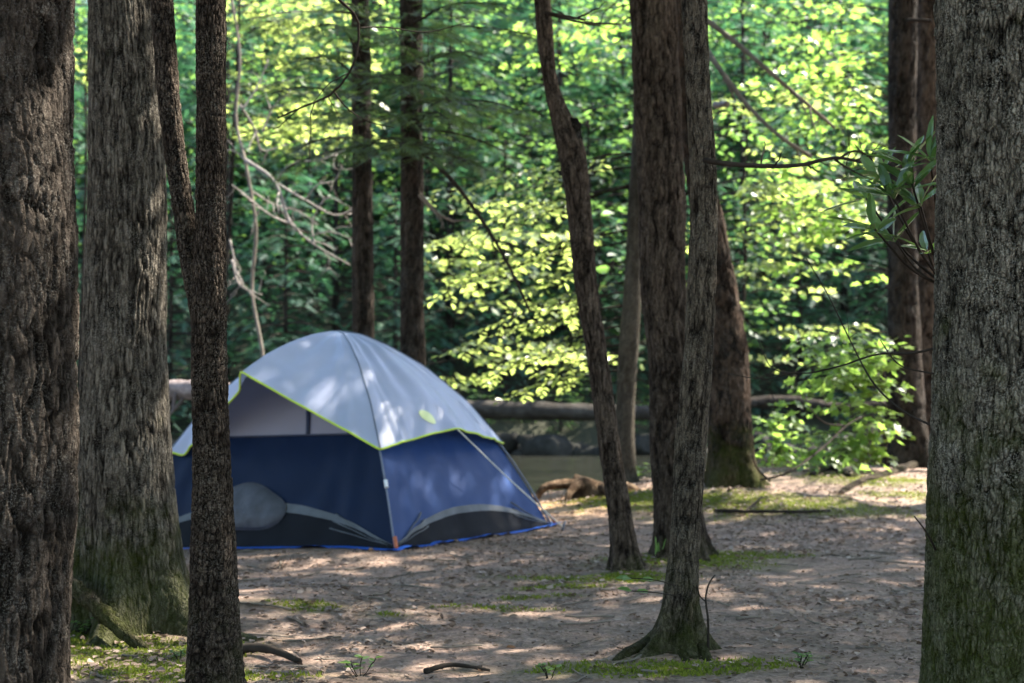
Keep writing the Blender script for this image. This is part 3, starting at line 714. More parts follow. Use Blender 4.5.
bare_limb(t8, [(704, 160, 5.95), (722, 163, 5.9), (760, 166, 6.0), (800, 165, 6.2), (840, 158, 6.4), (868, 163, 6.5), (890, 162, 6.6)], .012, .006, twigs=6, tl=(.08, .22))
bare_limb(t8, [(840, 158, 6.4), (850, 152, 6.45), (868, 155, 6.6), (885, 160, 6.7)], .006, .003, twigs=3)
bare_limb(t8, [(835, 160, 6.4), (855, 172, 6.5), (872, 180, 6.5)], .005, .003, twigs=2)
bare_limb(t9, [(700, 40, 14.6), (722, 72, 14.2), (750, 108, 14.0), (785, 140, 13.8), (812, 157, 13.8)], .03, .016, 'twig_grey', 6)
bare_limb(t9, [(700, 15, 14.6), (735, 42, 14.4), (770, 72, 14.2), (800, 98, 14.2), (835, 128, 14.2)], .03, .016, 'twig_grey', 8)
bare_limb(t9, [(715, 105, 14.6), (727, 104, 14.2)], .035, .03, 'deadwood', 0)
bare_limb(t12, [(945, 345, 4.3), (920, 352, 4.4), (880, 354, 4.6), (840, 366, 4.9), (800, 373, 5.2), (770, 366, 5.4), (758, 340, 5.5)], .004, .0015, twigs=3, tl=(.05, .15), name='bare_twig')
bare_limb(t12, [(790, 374, 5.3), (760, 379, 5.6), (725, 373, 5.8)], .002, .0012, twigs=2, tl=(.05, .1), name='bare_twig')
bare_limb(t12, [(942, 430, 4.3), (905, 412, 4.5), (875, 385, 4.7), (850, 340, 4.9), (828, 295, 5.0), (806, 258, 5.1)], .004, .0015, twigs=4, tl=(.05, .15), name='bare_twig')
bare_limb(t12, [(940, 375, 4.3), (900, 365, 4.4), (880, 340, 4.5)], .003, .0015, twigs=3, tl=(.05, .12), name='bare_twig')
bare_limb(t12, [(940, 560, 4.3), (922, 526, 4.2), (914, 516, 4.2)], .004, .002, twigs=0, name='bare_twig')
bare_limb(t11, [(898, 22, 16.9), (915, 20, 16.6), (932, 21, 16.5)], .03, .02, twigs=0)
bare_limb(t6, [(585, 20, 8.9), (560, 15, 8.8), (545, 12, 8.8)], .008, .008, twigs=2)
bare_limb(t6, [(548, 14, 8.8), (580, 22, 9.0), (620, 24, 9.3)], .01, .006, twigs=3)
bare_limb(t5, [(418, 150, 13.9), (450, 178, 13.6), (485, 225, 13.4), (512, 272, 13.2), (530, 312, 13.2)], .025, .012, 'twig_dark', 6)
bare_limb(t5, [(420, 195, 13.9), (440, 215, 13.8), (455, 222, 13.8)], .025, .012, 'twig_grey', 3)

# ------------------------------------------------------------------ far bank: hemlocks, forest, rocks, log
def hemlock_mesh(H, n_br, leaf=.32):
    f = Fol()
    for k in range(n_br):
        u = (k + rng.random()) / n_br; h = H * (.04 + .94 * u); a = k * 2.4 + rng.normal(0, .3)
        L = (.22 * H) * (1 - u) ** .75 * rng.uniform(.75, 1.1) + .3
        p = bpath((0, 0, h), (math.cos(a), math.sin(a), .12), L, .28, 9, .04)
        f.branch(p, .03, .26, .9, .17, leaf, .3, .3, .12, 1.0, .6)
    tr = tubes('trunk', [(np.array([[0, 0, z] for z in np.linspace(-.4, H, 20)]), np.linspace(.012 * H, .02, 20), 10)])
    attr(tr, 'bark', rng.random(len(tr.vertices)))
    L, B = f.leaf_me('foliage', 'hemlock', 1.1), f.twig_me('branches')
    L.materials.append(M['hemlock']); B.materials.append(M['twig_dark']); tr.materials.append(M['bark_far'])
    return tr, L, B
HEM = [hemlock_mesh(13, 90), hemlock_mesh(9, 70), hemlock_mesh(6, 54)]
def put(name, meshes, px, d, sc, label, group, rot, cat='tree', lean=(0, 0)):
    x = pt(px, 400, d)[0]; root = empty(name, (x, d, gz(x, d)), label, cat, group)
    root.rotation_euler = (lean[0], lean[1], rot); root.scale = (sc,) * 3
    for nm, me in zip(('trunk', 'foliage', 'branches'), meshes):
        o = bpy.data.objects.new(nm, me); COL.objects.link(o); o.parent = root
    return root
hl = [(95, 37, 1, 1.0), (170, 36, 2, 1.1), (225, 38, 0, .9), (285, 36.2, 2, 1.15), (335, 39, 1, 1.1), (395, 37, 2, 1.0), (450, 40, 0, 1.0), (505, 37.5, 1, .8), (560, 42, 0, 1.05), (600, 37.5, 2, .9), (655, 40, 1, 1.1), (715, 38, 2, 1.1),
      (745, 42, 0, 1.0), (800, 38, 1, 1.0), (845, 41, 0, .9), (890, 38, 2, 1.2), (935, 40, 1, 1.1), (20, 40, 0, 1.0)]
for k, (px, d, w, s) in enumerate(hl):
    put('hemlock_tree', HEM[w], px, d, s, 'blue green hemlock with drooping boughs on the slope across the river', 'hemlocks across the river', k * 1.7)

def broad_mesh(H, n_br, leaf=.2):
    f = Fol()
    for k in range(n_br):
        u = rng.random(); h = H * (.15 + .8 * u); a = rng.uniform(0, 6.28)
        L = .3 * H * math.sqrt(max(.05, 1 - (2 * u - 1) ** 2)) * rng.uniform(.6, 1.1) + .3
        p = bpath((0, 0, h), (math.cos(a), math.sin(a), .35), L, .2, 9, .06)
        f.branch(p, .03, .3, .9, .16, leaf, .5, .2, .25, .6, .5)
    tr = tubes('trunk', [(np.array([[.1 * math.sin(z), .1 * math.cos(z * .7), z] for z in np.linspace(-.4, H * .9, 20)]), np.linspace(.01 * H, .02, 20), 10)])
    attr(tr, 'bark', rng.random(len(tr.vertices)))
    L, B = f.leaf_me('foliage', 'ovate', 1.2), f.twig_me('branches')
    L.materials.append(M['forest']); B.materials.append(M['twig_dark']); tr.materials.append(M['bark_far'])
    return tr, L, B
BRD = [broad_mesh(11, 60), broad_mesh(8, 46)]
bl = [(60, 44, 0), (200, 43, 0), (260, 45, 0), (310, 43, 1), (370, 46, 0), (430, 44, 0), (480, 45, 1), (540, 46, 0), (590, 43, 1), (625, 46, 0), (690, 45, 0), (735, 46, 1), (770, 44, 0), (820, 46, 0), (870, 44, 1), (920, 45, 0), (970, 44, 0), (530, 40, 1), (590, 39, 1), (700, 36.5, 1)]
for k, (px, d, w) in enumerate(bl):
    put('broadleaf_tree', BRD[w], px, d, 1.0 + .1 * math.sin(k * 2.1), 'mid green broadleaf tree in the woods across the river', 'broadleaf trees across the river', k * 2.3)

def far_wood():
    N = 900; P, D, S, T = [], [], [], []
    for k in range(N):
        d = rng.uniform(47, 95); x = rng.uniform(-.46, .46) * d; z0 = gz(x, d); H = rng.uniform(5, 11)
        n = 150; h = rng.random(n); a = rng.uniform(0, 6.28, n); rr = (1 - h * .85) * H * .28 * np.sqrt(rng.random(n))
        P.append(np.stack([x + rr * np.cos(a), d + rr * np.sin(a), z0 + .3 + h * H], -1)); D.append(np.stack([np.cos(a), np.sin(a), np.full(n, -.3)], -1) + rng.normal(0, .3, (n, 3)))
        S.append(rng.uniform(.5, .95, n)); T.append(np.clip(rng.normal(rng.uniform(.15, .8), .15, n), 0, 1))
    P = np.vstack(P)
    me = leaf_mesh('far_wood', 'hemlock', P, np.vstack(D), np.array([0, 0, 1.]) + rng.normal(0, .35, P.shape), np.concatenate(S), np.concatenate(T), 1.3)
    tag(link('far_wood', me, M['hemlock']), 'dense blue green forest filling the hillside beyond the river', 'forest', None, 'stuff')
far_wood()

def rock_mesh(seed):
    n, m = 18, 12
    th = np.linspace(0, np.pi, m); ph = np.arange(n) / n * 2 * np.pi
    V = np.stack([np.sin(th)[:, None] * np.cos(ph), np.sin(th)[:, None] * np.sin(ph), np.cos(th)[:, None] + 0 * ph], -1).reshape(-1, 3)
    c = np.sign(V) * np.abs(V) ** .6; c = c * np.array([1, .7, .55]) * (1 + .5 * fbm(V * 1.6, 3, seed)[:, None])
    i = np.arange(m - 1)[:, None] * n; j = np.arange(n)[None]; k = (j + 1) % n
    me = mesh_np('rock', c, np.stack([i + j, i + n + j, i + n + k, i + k], -1).reshape(-1, 4))
    return me
M['rock'] = plain('river_rock', (.026, .025, .021), .9, .5, 3, .03, spec=.08)
M['rock_pale'] = plain('pale_rock', (.42, .36, .35), .85, .3, 3, .02)
ROCK = [rock_mesh(200 + k) for k in range(4)]
for r_ in ROCK: r_.materials.append(M['rock'])
for k, px in enumerate(np.r_[np.linspace(440, 880, 26), np.linspace(60, 200, 6)]):
    d = 33.5 + rng.uniform(-.4, .5); x = pt(px, 400, d)[0]
    o = link('rock', ROCK[k % 4]); o.location = (x, d, -.3 + rng.uniform(-.08, .25)); s = rng.uniform(.32, .62); o.scale = (s, s, s * rng.uniform(.8, 1.2)); o.rotation_euler = (rng.normal(0, .15), rng.normal(0, .15), rng.uniform(0, 6))
    tag(o, 'dark boulder at the foot of the far river bank', 'rock', 'boulders along the far bank')
o = link('rock', rock_mesh(300), M['rock_pale']); q = pt(190, 128, 41); o.location = q; o.scale = (.35, .4, .9); tag(o, 'pale pinkish rock high on the wooded slope, seen through the forked trunk', 'rock')
qz = gz(q[0], q[1]); 
# raise nothing: put it on the slope instead
dd = 41.0
while gz(pt(190, 134, dd)[0], dd) < pt(190, 134, dd)[2] and dd < 70: dd += .5
q = pt(190, 134, dd); o.location = (q[0], q[1], q[2] + .3); o.scale = (.45 * dd / 41, .5 * dd / 41, .95 * dd / 41)

def log(label, pts, r0, r1, mat, stubs=()):
    P = catmull(np.array(pts, float), 40)
    base = P[0].copy()
    root = empty('fallen_log', base, label, 'log')
    V, q4, t3_ = tube_arrays(P, np.linspace(r0, r1, 40) * (1 + .05 * np.sin(np.arange(40))), 16, 0, .03)
    me = mesh_np('stem', V, [q4, t3_]); attr(me, 'bark', np.clip(rng.normal(.6, .25, len(V)), 0, 1))
    part('stem', me, mat, root)
    for a, b_, w in stubs:
        part('stub', tubes('stub', [(np.linspace(a, b_, 5), np.linspace(w, w * .6, 5), 8)]), mat, root)
M['log'] = bark_mat('log_bark', (.065, .056, .045), (.025, .021, .017), 0)
log('long grey log lying along the far river bank behind the tent', [pt(440, 409, 33.2), pt(540, 411, 33.0), pt(620, 413, 33.1), pt(705, 411, 33.4)], .23, .17, M['log'])
log('darker crooked log on the far bank between the mossy trunk and the right bank trunk', [pt(735, 404, 33.4), pt(790, 401, 33.6), pt(840, 408, 33.9), pt(900, 402, 34.4)], .15, .1, M['bark_far'])
for k, (px, dz) in enumerate([(445, 0), (480, .6), (520, 1.0), (560, .3), (590, 1.1), (625, .5), (655, .9), (700, .2), (742, .8), (770, .3), (805, .9), (850, .4), (150, .4), (205, .8), (100, .6)]):
    x = pt(px, 400, 34.6 + dz)[0]; rt = empty('shrub', (x, 34.6 + dz, gz(x, 34.6 + dz) - .25), 'low leafy shrub growing along the top of the far river bank', 'shrub', 'shrubs along the far bank')
    rt.rotation_euler = (0, 0, k * 1.9); rt.scale = (.24, .24, .15 + .04 * math.sin(k * 2.3))
    for nm, me in zip(('stem', 'foliage', 'branches'), BRD[1]):
        o = bpy.data.objects.new(nm, me); COL.objects.link(o); o.parent = rt
M['log_pale'] = bark_mat('log_pale', (.32, .26, .24), (.14, .11, .1), 0)
log('pale fallen log with broken stubs on the bank left of the tent', [pt(120, 398, 19), pt(180, 390, 18.4), pt(215, 391, 18), pt(262, 396, 17.4)], .14, .12, M['log_pale'],
    [(pt(176, 393, 18.3), pt(172, 412, 18.2), .03), (pt(186, 396, 18.3), pt(160, 425, 18.0), .025)])

# ------------------------------------------------------------------ stump with roots on the bank
def stump():
    q = hit(575, 500); b = np.array([q[0], q[1] + .05, gz(q[0], q[1] + .05)])
    root = empty('stump', b, 'low weathered stump with exposed orange roots on the bank', 'stump')
    me = tubes('stump_wood', [(np.array([b + [0.18, .25, -.1], b + [.18, .25, .06], b + [.19, .25, .14], b + [.2, .25, .17]]), [.3, .22, .2, .17], 18, .1)])
    attr(me, 'bark', rng.random(len(me.vertices))); part('stump_wood', me, M['log_or'], root)
    for pp in ([(.1, .2, .12), (-.1, .1, .14), (-.3, .02, .1), (-.4, -.02, -.05)], [(.15, .2, .1), (.02, .02, .13), (-.06, -.1, .05), (-.1, -.16, -.05)], [(.3, .2, .1), (.45, .12, .13), (.62, .1, .06), (.75, .1, -.06)], [(.25, .15, .1), (.3, 0, .09), (.33, -.12, .02), (.35, -.2, -.06)]):
        P = catmull(np.array(pp) + b, 16); me = tubes('root', [(P, np.linspace(.06, .025, 16), 10, .08)]); attr(me, 'bark', rng.random(len(me.vertices)))
        part('root', me, M['log_or'], root)
M['log_or'] = bark_mat('stump_bark', (.22, .15, .095), (.06, .035, .02), 0)
stump()

# ------------------------------------------------------------------ tent
A = np.array([-.825, 10.0]); TH = R(32); e1 = np.array([-math.cos(TH), math.sin(TH)]); e2 = np.array([math.sin(TH), math.cos(TH)])
TA, TB = 1.37, 1.065
O2 = A + e1 * TA + e2 * TB
def tz(xy):   # ground under the tent (gentle fall to the left)
    return -.075 * np.clip(-xy[..., 0] - 1.2, 0, 4)
PROF_S = np.array([0, .1, .23, .4, .6, .78, .9, 1.0]); PROF_Z = np.array([1.57, 1.545, 1.45, 1.28, .99, .62, .31, .0])
def prof(s): # smooth monotone through table
    s = np.asarray(s, float); fine = np.linspace(0, 1, 201)
    z = np.interp(fine, PROF_S, PROF_Z); k = np.hanning(17); k /= k.sum(); zz = np.convolve(np.pad(z, 8, 'edge'), k, 'valid'); zz[-1] = 0
    return np.interp(s, fine, zz)
def tw(u, v, z):
    """tent-local (u along long axis to the left, v to the back) -> world"""
    xy = O2 + u[..., None] * e1 + v[..., None] * e2
    return np.concatenate([xy, (z + tz(xy) * np.clip(1 - z / 1.6, 0, 1) + .012)[..., None]], -1)
SIDES = [(-1, 'front'), (1, 'back')]
def side_uv(side, s, t):
    """side 0 front(v=-),1 back(v=+),2 right(u=-),3 left(u=+);  s radial 0..1, t along -1..1"""
    if side == 0: return s * TA * t, -s * TB + 0 * t
    if side == 1: return -s * TA * t, s * TB + 0 * t
    if side == 2: return -s * TA + 0 * t, -s * TB * t
    return s * TA + 0 * t, s * TB * t
NRM = [(0, -1), (0, 1), (-1, 0), (1, 0)]
def grid_mesh(name, W, solid=0.0):
    a, b_ = W.shape[:2]
    i = np.arange(a - 1)[:, None] * b_; j = np.arange(b_ - 1)[None]
    return mesh_np(name, W.reshape(-1, 3), np.stack([i + j, i + j + 1, i + b_ + j + 1, i + b_ + j], -1).reshape(-1, 4))
def merge(name, meshes):
    Vs, Fs, off = [], [], 0
    for W in meshes:
        a, b_ = W.shape[:2]; i = np.arange(a - 1)[:, None] * b_; j = np.arange(b_ - 1)[None]
        Vs.append(W.reshape(-1, 3)); Fs.append(np.stack([i + j, i + j + 1, i + b_ + j + 1, i + b_ + j], -1).reshape(-1, 4) + off); off += a * b_
    return mesh_np(name, np.vstack(Vs), np.vstack(Fs))
def wall(side, s0, s1, off=0.0, ns=40, ntt=60, t0=-1, t1=1, topfun=None, wr=1.0, seed=0):
    s = np.linspace(s0, s1, ns)[:, None]; t = np.linspace(t0, t1, ntt)[None]
    s, t = np.broadcast_arrays(s, t); s = s.copy()
    if topfun is not None:   # s of the upper border varies with t
        st = topfun(t); s = st + (s1 - st) * (s - s0) / (s1 - s0)
    z = prof(s); u, v = side_uv(side, s, t)
    bow = -.05 * (1 - t ** 2) * np.sin(np.pi * np.clip(s, 0, 1)) 
    q = np.stack([u * 3.5, v * 3.5, z * 3.5 + seed], -1).reshape(-1, 3)
    w = (fbm(q, 3, 60 + seed).reshape(u.shape) * .012 + .006 * np.sin(14 * t + 9 * z + 3 * fbm(q * .7, 2, 77).reshape(u.shape))) * (1 - t ** 4) * wr
    w = w + .007 * np.sin(26 * (np.abs(t) + .6 * s) + 2.5 * fbm(q * .8, 2, 66).reshape(u.shape)) * np.exp(-((np.abs(t) - .72) / .18) ** 2) * sstep(.6, .95, s) * wr
    nu, nv = NRM[side]; u = u + nu * (bow + w + off); v = v + nv * (bow + w + off)
    return tw(u, v, z)

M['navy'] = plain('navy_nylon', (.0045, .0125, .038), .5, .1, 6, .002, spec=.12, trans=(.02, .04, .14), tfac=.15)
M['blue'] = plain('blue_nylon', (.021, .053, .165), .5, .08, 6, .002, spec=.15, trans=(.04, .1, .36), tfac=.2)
M['flyfab'] = plain('silver_nylon', (.42, .455, .61), .42, .06, 5, .002, trans=(.55, .6, .75), tfac=.22)
M['lime'] = plain('lime_binding', (.5, .66, .06), .55, .05)
M['lime_print'] = plain('lime_print', (.72, .76, .38), .55, .05)
M['tub'] = plain('grey_floor_fabric', (.008, .009, .012), .7, .15, 8, .002, spec=.08)
M['tub_band'] = plain('grey_band', (.08, .087, .095), .5, .25, 8, .002, spec=.2)
M['mesh'] = plain('grey_mesh', (.23, .21, .24), .8, .08, 300)
M['flap'] = plain('grey_flap', (.045, .047, .058), .6, .35, 14, .006)
M['seam'] = plain('dark_seam', (.03, .035, .06), .6, .1)
M['pole'] = plain('grey_pole', (.12, .14, .19), .4, .1)
M['cord'] = plain('pale_cord', (.6, .58, .52), .7, .1)
M['tarp'] = plain('blue_tarp', (.025, .13, .6), .35, .15, 8, .006, spec=.6)
M['white'] = plain('white_plastic', (.7, .7, .7), .4, .05)
M['redweb'] = plain('rust_webbing', (.4, .12, .06), .7, .1)

tent = empty('tent', (O2[0], O2[1], tz(O2)), 'blue dome tent with pale silver rain fly trimmed in lime green', 'tent')
zf = .785
s_mesh = float(np.interp(-zf, -PROF_Z, PROF_S))
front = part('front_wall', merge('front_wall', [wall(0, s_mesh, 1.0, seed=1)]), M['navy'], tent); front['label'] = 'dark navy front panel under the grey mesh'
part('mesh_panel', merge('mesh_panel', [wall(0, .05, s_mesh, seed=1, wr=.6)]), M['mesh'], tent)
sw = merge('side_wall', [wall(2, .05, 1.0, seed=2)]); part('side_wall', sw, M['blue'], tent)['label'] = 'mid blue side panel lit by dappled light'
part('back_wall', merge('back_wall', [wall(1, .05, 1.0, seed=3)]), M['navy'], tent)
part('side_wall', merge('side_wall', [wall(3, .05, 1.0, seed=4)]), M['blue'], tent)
def strip(side, pts_st, w, mat, name, off=.006, tub=False):
    P = []
    for s_, t_ in pts_st:
        W = wall(side, s_, s_ + 1e-4, off, 2, 2, t_ - 1e-4, t_, seed=1); P.append(W[0, 1])
    return part(name, tubes(name, [(catmull(np.array(P), 30), w, 6)]), M[mat], tent)
strip(0, [(s_mesh, t) for t in np.linspace(-.99, .99, 14)], .009, 'seam', 'seam')
strip(0, [(.25, -.12), (s_mesh * .75, -.2), (s_mesh, -.3)], .018, 'seam', 'seam')
strip(0, [(.35, -.5), (s_mesh, -.72)], .012, 'seam', 'seam')
# floor tub: dark scalloped base with a pale band along its top
for sd in (0, 2, 1, 3):
    hz = .23
    kh = .085 if sd < 2 else .062
    stf = lambda t: 1 - (kh * np.clip(1 - np.abs(t) ** 2.2, 0, 1) + .004)
    part('floor_tub', merge('floor_tub', [wall(sd, 0, 1.0, .012, 10, 70, topfun=stf, seed=1)]), M['tub'], tent)
    st1 = lambda t: 1 - (kh * 1.12 * np.clip(1 - np.abs(t) ** 2.2, 0, 1) + .006)
    W = wall(sd, 0, 1.0, .018, 10, 70, topfun=st1, seed=1)
    part('tub_band', merge('tub_band', [W[:3]]), M['tub_band'], tent)
    for tt in (-1, 1):   # gathered folds at the corners
        for k in range(3):
            t_ = np.linspace(.97, .62 - .02 * k, 10) * tt; s_ = 1 - .0 - np.linspace(.004, .07 - .016 * k, 10)
            P = np.array([wall(sd, a, a + 1e-4, .016, 2, 2, b_ - 1e-4, b_, seed=1)[0, 1] for a, b_ in zip(s_, t_)])
            if sd in (0, 2): part('fold', tubes('fold', [(P, np.linspace(.002, .006, 10), 6)]), M['tub_band'], tent)
# poles in sleeves
def pole_pts(cu, cv, s0, s1, off=.012, n=40):
    s = np.linspace(s0, s1, n); return tw(s * TA * cu * (1 + off), s * TB * cv * (1 + off), prof(s) + off * .6)
for cu, cv in ((-1, -1), (-1, 1), (1, -1), (1, 1)):
    part('tent_pole', tubes('tent_pole', [(pole_pts(cu, cv, .0, 1.0), .0075, 8)]), M['pole'], tent)
    c = pole_pts(cu, cv, .98, 1.01, .03, 4); part('corner_loop', tubes('corner_loop', [(c, .014, 8)]), M['redweb'], tent)
p = pole_pts(-1, -1, .845, .865, .02, 4); part('buckle', tubes('buckle', [(p, .014, 8)]), M['white'], tent)
# rain fly : four panels, front drawn out over the door
TIP = .765
def fly_panel(side, ns=44, nt_=81):
    u_ = np.linspace(0.0, 1, ns)[:, None]; t = np.linspace(-1, 1, nt_)[None]; u_, t = np.broadcast_arrays(u_, t)
    at = np.abs(t)
    s_p = TIP * u_; zp = prof(s_p) + .03
    if side == 0: km, zm = 1.04 * u_, 1.60 - .34 * u_ ** 1.7
    elif side == 2: km, zm = .83 * u_, prof(.70 * u_) + .03 
    elif side == 1: km, zm = .95 * u_, 1.60 - .42 * u_ ** 1.7
    else: km, zm = .83 * u_, prof(.70 * u_) + .03
    w = at
    s = s_p * w + km * (1 - w); z = zp * w + zm * (1 - w)
    if side in (2, 3): w2 = at ** 1.3; z = zp * w2 + zm * (1 - w2)
    # lateral coordinate keeps straight edges from the middle point to the pole tips
    lat = t * TIP * u_
    if side == 0: a, b_ = lat * TA, -s * TB
    elif side == 1: a, b_ = -lat * TA, s * TB
    elif side == 2: a, b_ = -s * TA, -lat * TB
    else: a, b_ = s * TA, lat * TB
    # poles lie outside the middle for sides: use pole offset
    q = np.stack([a * 3, b_ * 3, z * 3 + side * 7], -1).reshape(-1, 3)
    edge = np.clip((1 - at) * 4, 0, 1)
    w_ = (fbm(q, 3, 90 + side).reshape(a.shape) * .012 + .007 * np.sin(10 * z + 16 * t + 2 * fbm(q * .6, 2, 95).reshape(a.shape))) * edge * np.clip(u_ * 3, 0, 1)
    w_ = w_ + .007 * np.sin(46 * at + 5 * u_ + 4 * fbm(q * .8, 2, 99).reshape(a.shape)) * np.exp(-((at - .78) / .14) ** 2) * np.clip(u_, 0, 1) ** 2 * edge
    sag = -.03 * np.sin(np.pi * u_) * (1 - at ** 2) * 4 * at * (1 - at) if side == 0 else -.02 * np.sin(np.pi * u_) * np.sin(np.pi * at)
    if side == 0:   # the left half hangs down as a short valance
        wl = sstep(.0, .12, t) * (1 - sstep(.9, 1.0, t)); bb = np.clip((u_ - .84) / .16, 0, 1)
        z = z - wl * bb * .075; a = a * (1 - wl * bb * .06); b_ = b_ * (1 - wl * bb * .06)
    nu, nv = NRM[side]
    return tw(a * 1.015 + nu * (.012 + w_), b_ * 1.015 + nv * (.012 + w_), z + sag + .5 * w_)
FLY = [fly_panel(k) for k in range(4)]
# weld the panel borders along the poles
def weld(a, ca, b_, cb):
    m_ = (FLY[a][:, ca] + FLY[b_][:, cb]) / 2; FLY[a][:, ca] = m_; FLY[b_][:, cb] = m_
weld(0, 0, 2, -1); weld(0, -1, 3, 0); weld(2, 0, 1, -1); weld(1, 0, 3, -1)

fly = part('rain_fly', merge('rain_fly', FLY), M['flyfab'], tent)
for k in range(4):
    E = FLY[k][-1]
    part('trim', tubes('trim', [(catmull(E, 120), .0085, 6)]), M['lime'], fly)
for k, c in ((0, 0), (0, -1), (2, 0), (3, -1)):
    part('fly_seam', tubes('fly_seam', [(FLY[k][:, c] + [0, 0, .004], .006, 6)]), M['pole'], fly)

def project(P):
    v = np.asarray(P, float) - CAM; w = v @ FW
    return np.stack([512 + F * v[..., 0] / w, 341.5 - F * (v @ UP) / w], -1)

# printed oval emblem on the right fly panel, conforming to the cloth
def emblem():
    W = FLY[2]; px = project(W); k = np.argmin(((px - [428, 417]) ** 2).sum(-1)); i, j = np.unravel_index(k, px.shape[:2])
    J = np.stack([(px[i + 1, j] - px[i - 1, j]) / 2, (px[i, j + 1] - px[i, j - 1]) / 2], 1); Ji = np.linalg.inv(J)
    cen = np.array([i, j]) + Ji @ (np.array([428, 417]) - px[i, j])
    ax1 = np.array([8.2, 6.2]); ax2 = np.array([-2.5, 3.0])
    rr = np.linspace(0, 1, 8)[:, None]; aa = np.linspace(0, 2 * np.pi, 33)[None]
    off = (rr * np.cos(aa))[..., None] * ax1 + (rr * np.sin(aa))[..., None] * ax2
    ij = cen + off @ Ji.T
    i0 = np.clip(np.floor(ij[..., 0]).astype(int), 0, W.shape[0] - 2); j0 = np.clip(np.floor(ij[..., 1]).astype(int), 0, W.shape[1] - 2)
    fi = (ij[..., 0] - i0)[..., None]; fj = (ij[..., 1] - j0)[..., None]
    P = (W[i0, j0] * (1 - fi) * (1 - fj) + W[i0 + 1, j0] * fi * (1 - fj) + W[i0, j0 + 1] * (1 - fi) * fj + W[i0 + 1, j0 + 1] * fi * fj)
    n = np.cross(W[i + 1, j] - W[i - 1, j], W[i, j + 1] - W[i, j - 1]); n /= np.linalg.norm(n); n *= np.sign(n @ (CAM - W[i, j]))
    part('emblem', grid_mesh('emblem', P + n * .005), M['lime_print'], fly)
emblem()
# guy line with stake
g0 = FLY[2][-1, 40]; q = hit(563, 531); g1 = np.array([q[0], q[1], q[2] + .03])
part('guy_line', tubes('guy_line', [(catmull(np.array([g0, (g0 + g1) / 2 - [0, 0, .015], g1]), 16), .006, 6)]), M['cord'], tent)
part('peg', tubes('peg', [(np.array([g1 + [.02, 0, .05], g1 + [0, 0, 0], g1 + [-.02, 0, -.1]]), .008, 8)]), M['pole'], tent)

# hanging flap low on the front panel
def flap():
    tt = np.linspace(-.9, .9, 400); W = wall(0, .9, .9001, 0, 2, 400, -.9, .9, seed=1)[0]; px = project(W)[:, 0]
    t_of = lambda x: np.interp(x, px[::1] if px[0] < px[-1] else px[::-1], tt if px[0] < px[-1] else tt[::-1])
    out = []
    n, m_ = 14, 49
    for r_ in np.linspace(1, 0, n):
        for a in np.linspace(0, 2 * np.pi, m_):
            ex = (1 + .05 * math.cos(3 * a + 1) + .03 * math.sin(5 * a))
            x = 250 + 38 * r_ * ex * math.cos(a); z = .27 + .165 * r_ * ex * math.sin(a) + .05 * r_ * math.cos(a) * math.sin(a) * 0 - .02 * math.cos(a)
            out.append((x, z, r_, a))
    o = np.array(out); t = t_of(o[:, 0]); s = np.interp(-o[:, 1], -prof(np.linspace(0, 1, 400)), np.linspace(0, 1, 400))
    u, v = side_uv(0, s, t); wr = fbm(np.stack([u * 9, o[:, 1] * 9, u * 0], -1), 3, 44) * .02
    bul = .012 + .05 * np.sqrt(np.clip(1 - o[:, 2] ** 2, 0, 1)) + wr * (1 - o[:, 2] ** 4)
    P = tw(u, v - bul, o[:, 1]).reshape(n, m_, 3)
    fl = part('door_flap', grid_mesh('door_flap', P), M['flap'], tent)
    part('flap_hem', tubes('flap_hem', [(P[0], .004, 6)]), M['flap'], fl)
flap()
# groundsheet
def tarp():
    u = np.linspace(-1, 1, 80); U, V_ = np.meshgrid(u, u)
    e = np.maximum(np.abs(U), np.abs(V_))
    q = np.stack([U * 6, V_ * 6, 0 * U], -1).reshape(-1, 3); nz = fbm(q, 3, 70).reshape(U.shape); n2 = fbm(q * 3, 3, 71).reshape(U.shape)
    k = 1 + .012 * n2
    xy = O2 + (U * (TA + .085) * k)[..., None] * e1 + (V_ * (TB + .11) * k)[..., None] * e2
    z = ground_z(xy[..., 0], xy[..., 1]) + .008 + np.clip(nz * .9 + n2 * .3, 0, 1) * .045 * sstep(.9, .98, e)
    z = np.maximum(z, tz(xy) + .004)
    o = link('groundsheet', grid_mesh('groundsheet', np.concatenate([xy, z[..., None]], -1)), M['tarp'])
    tag(o, 'bright blue groundsheet spread under the tent', 'tarp')
tarp()

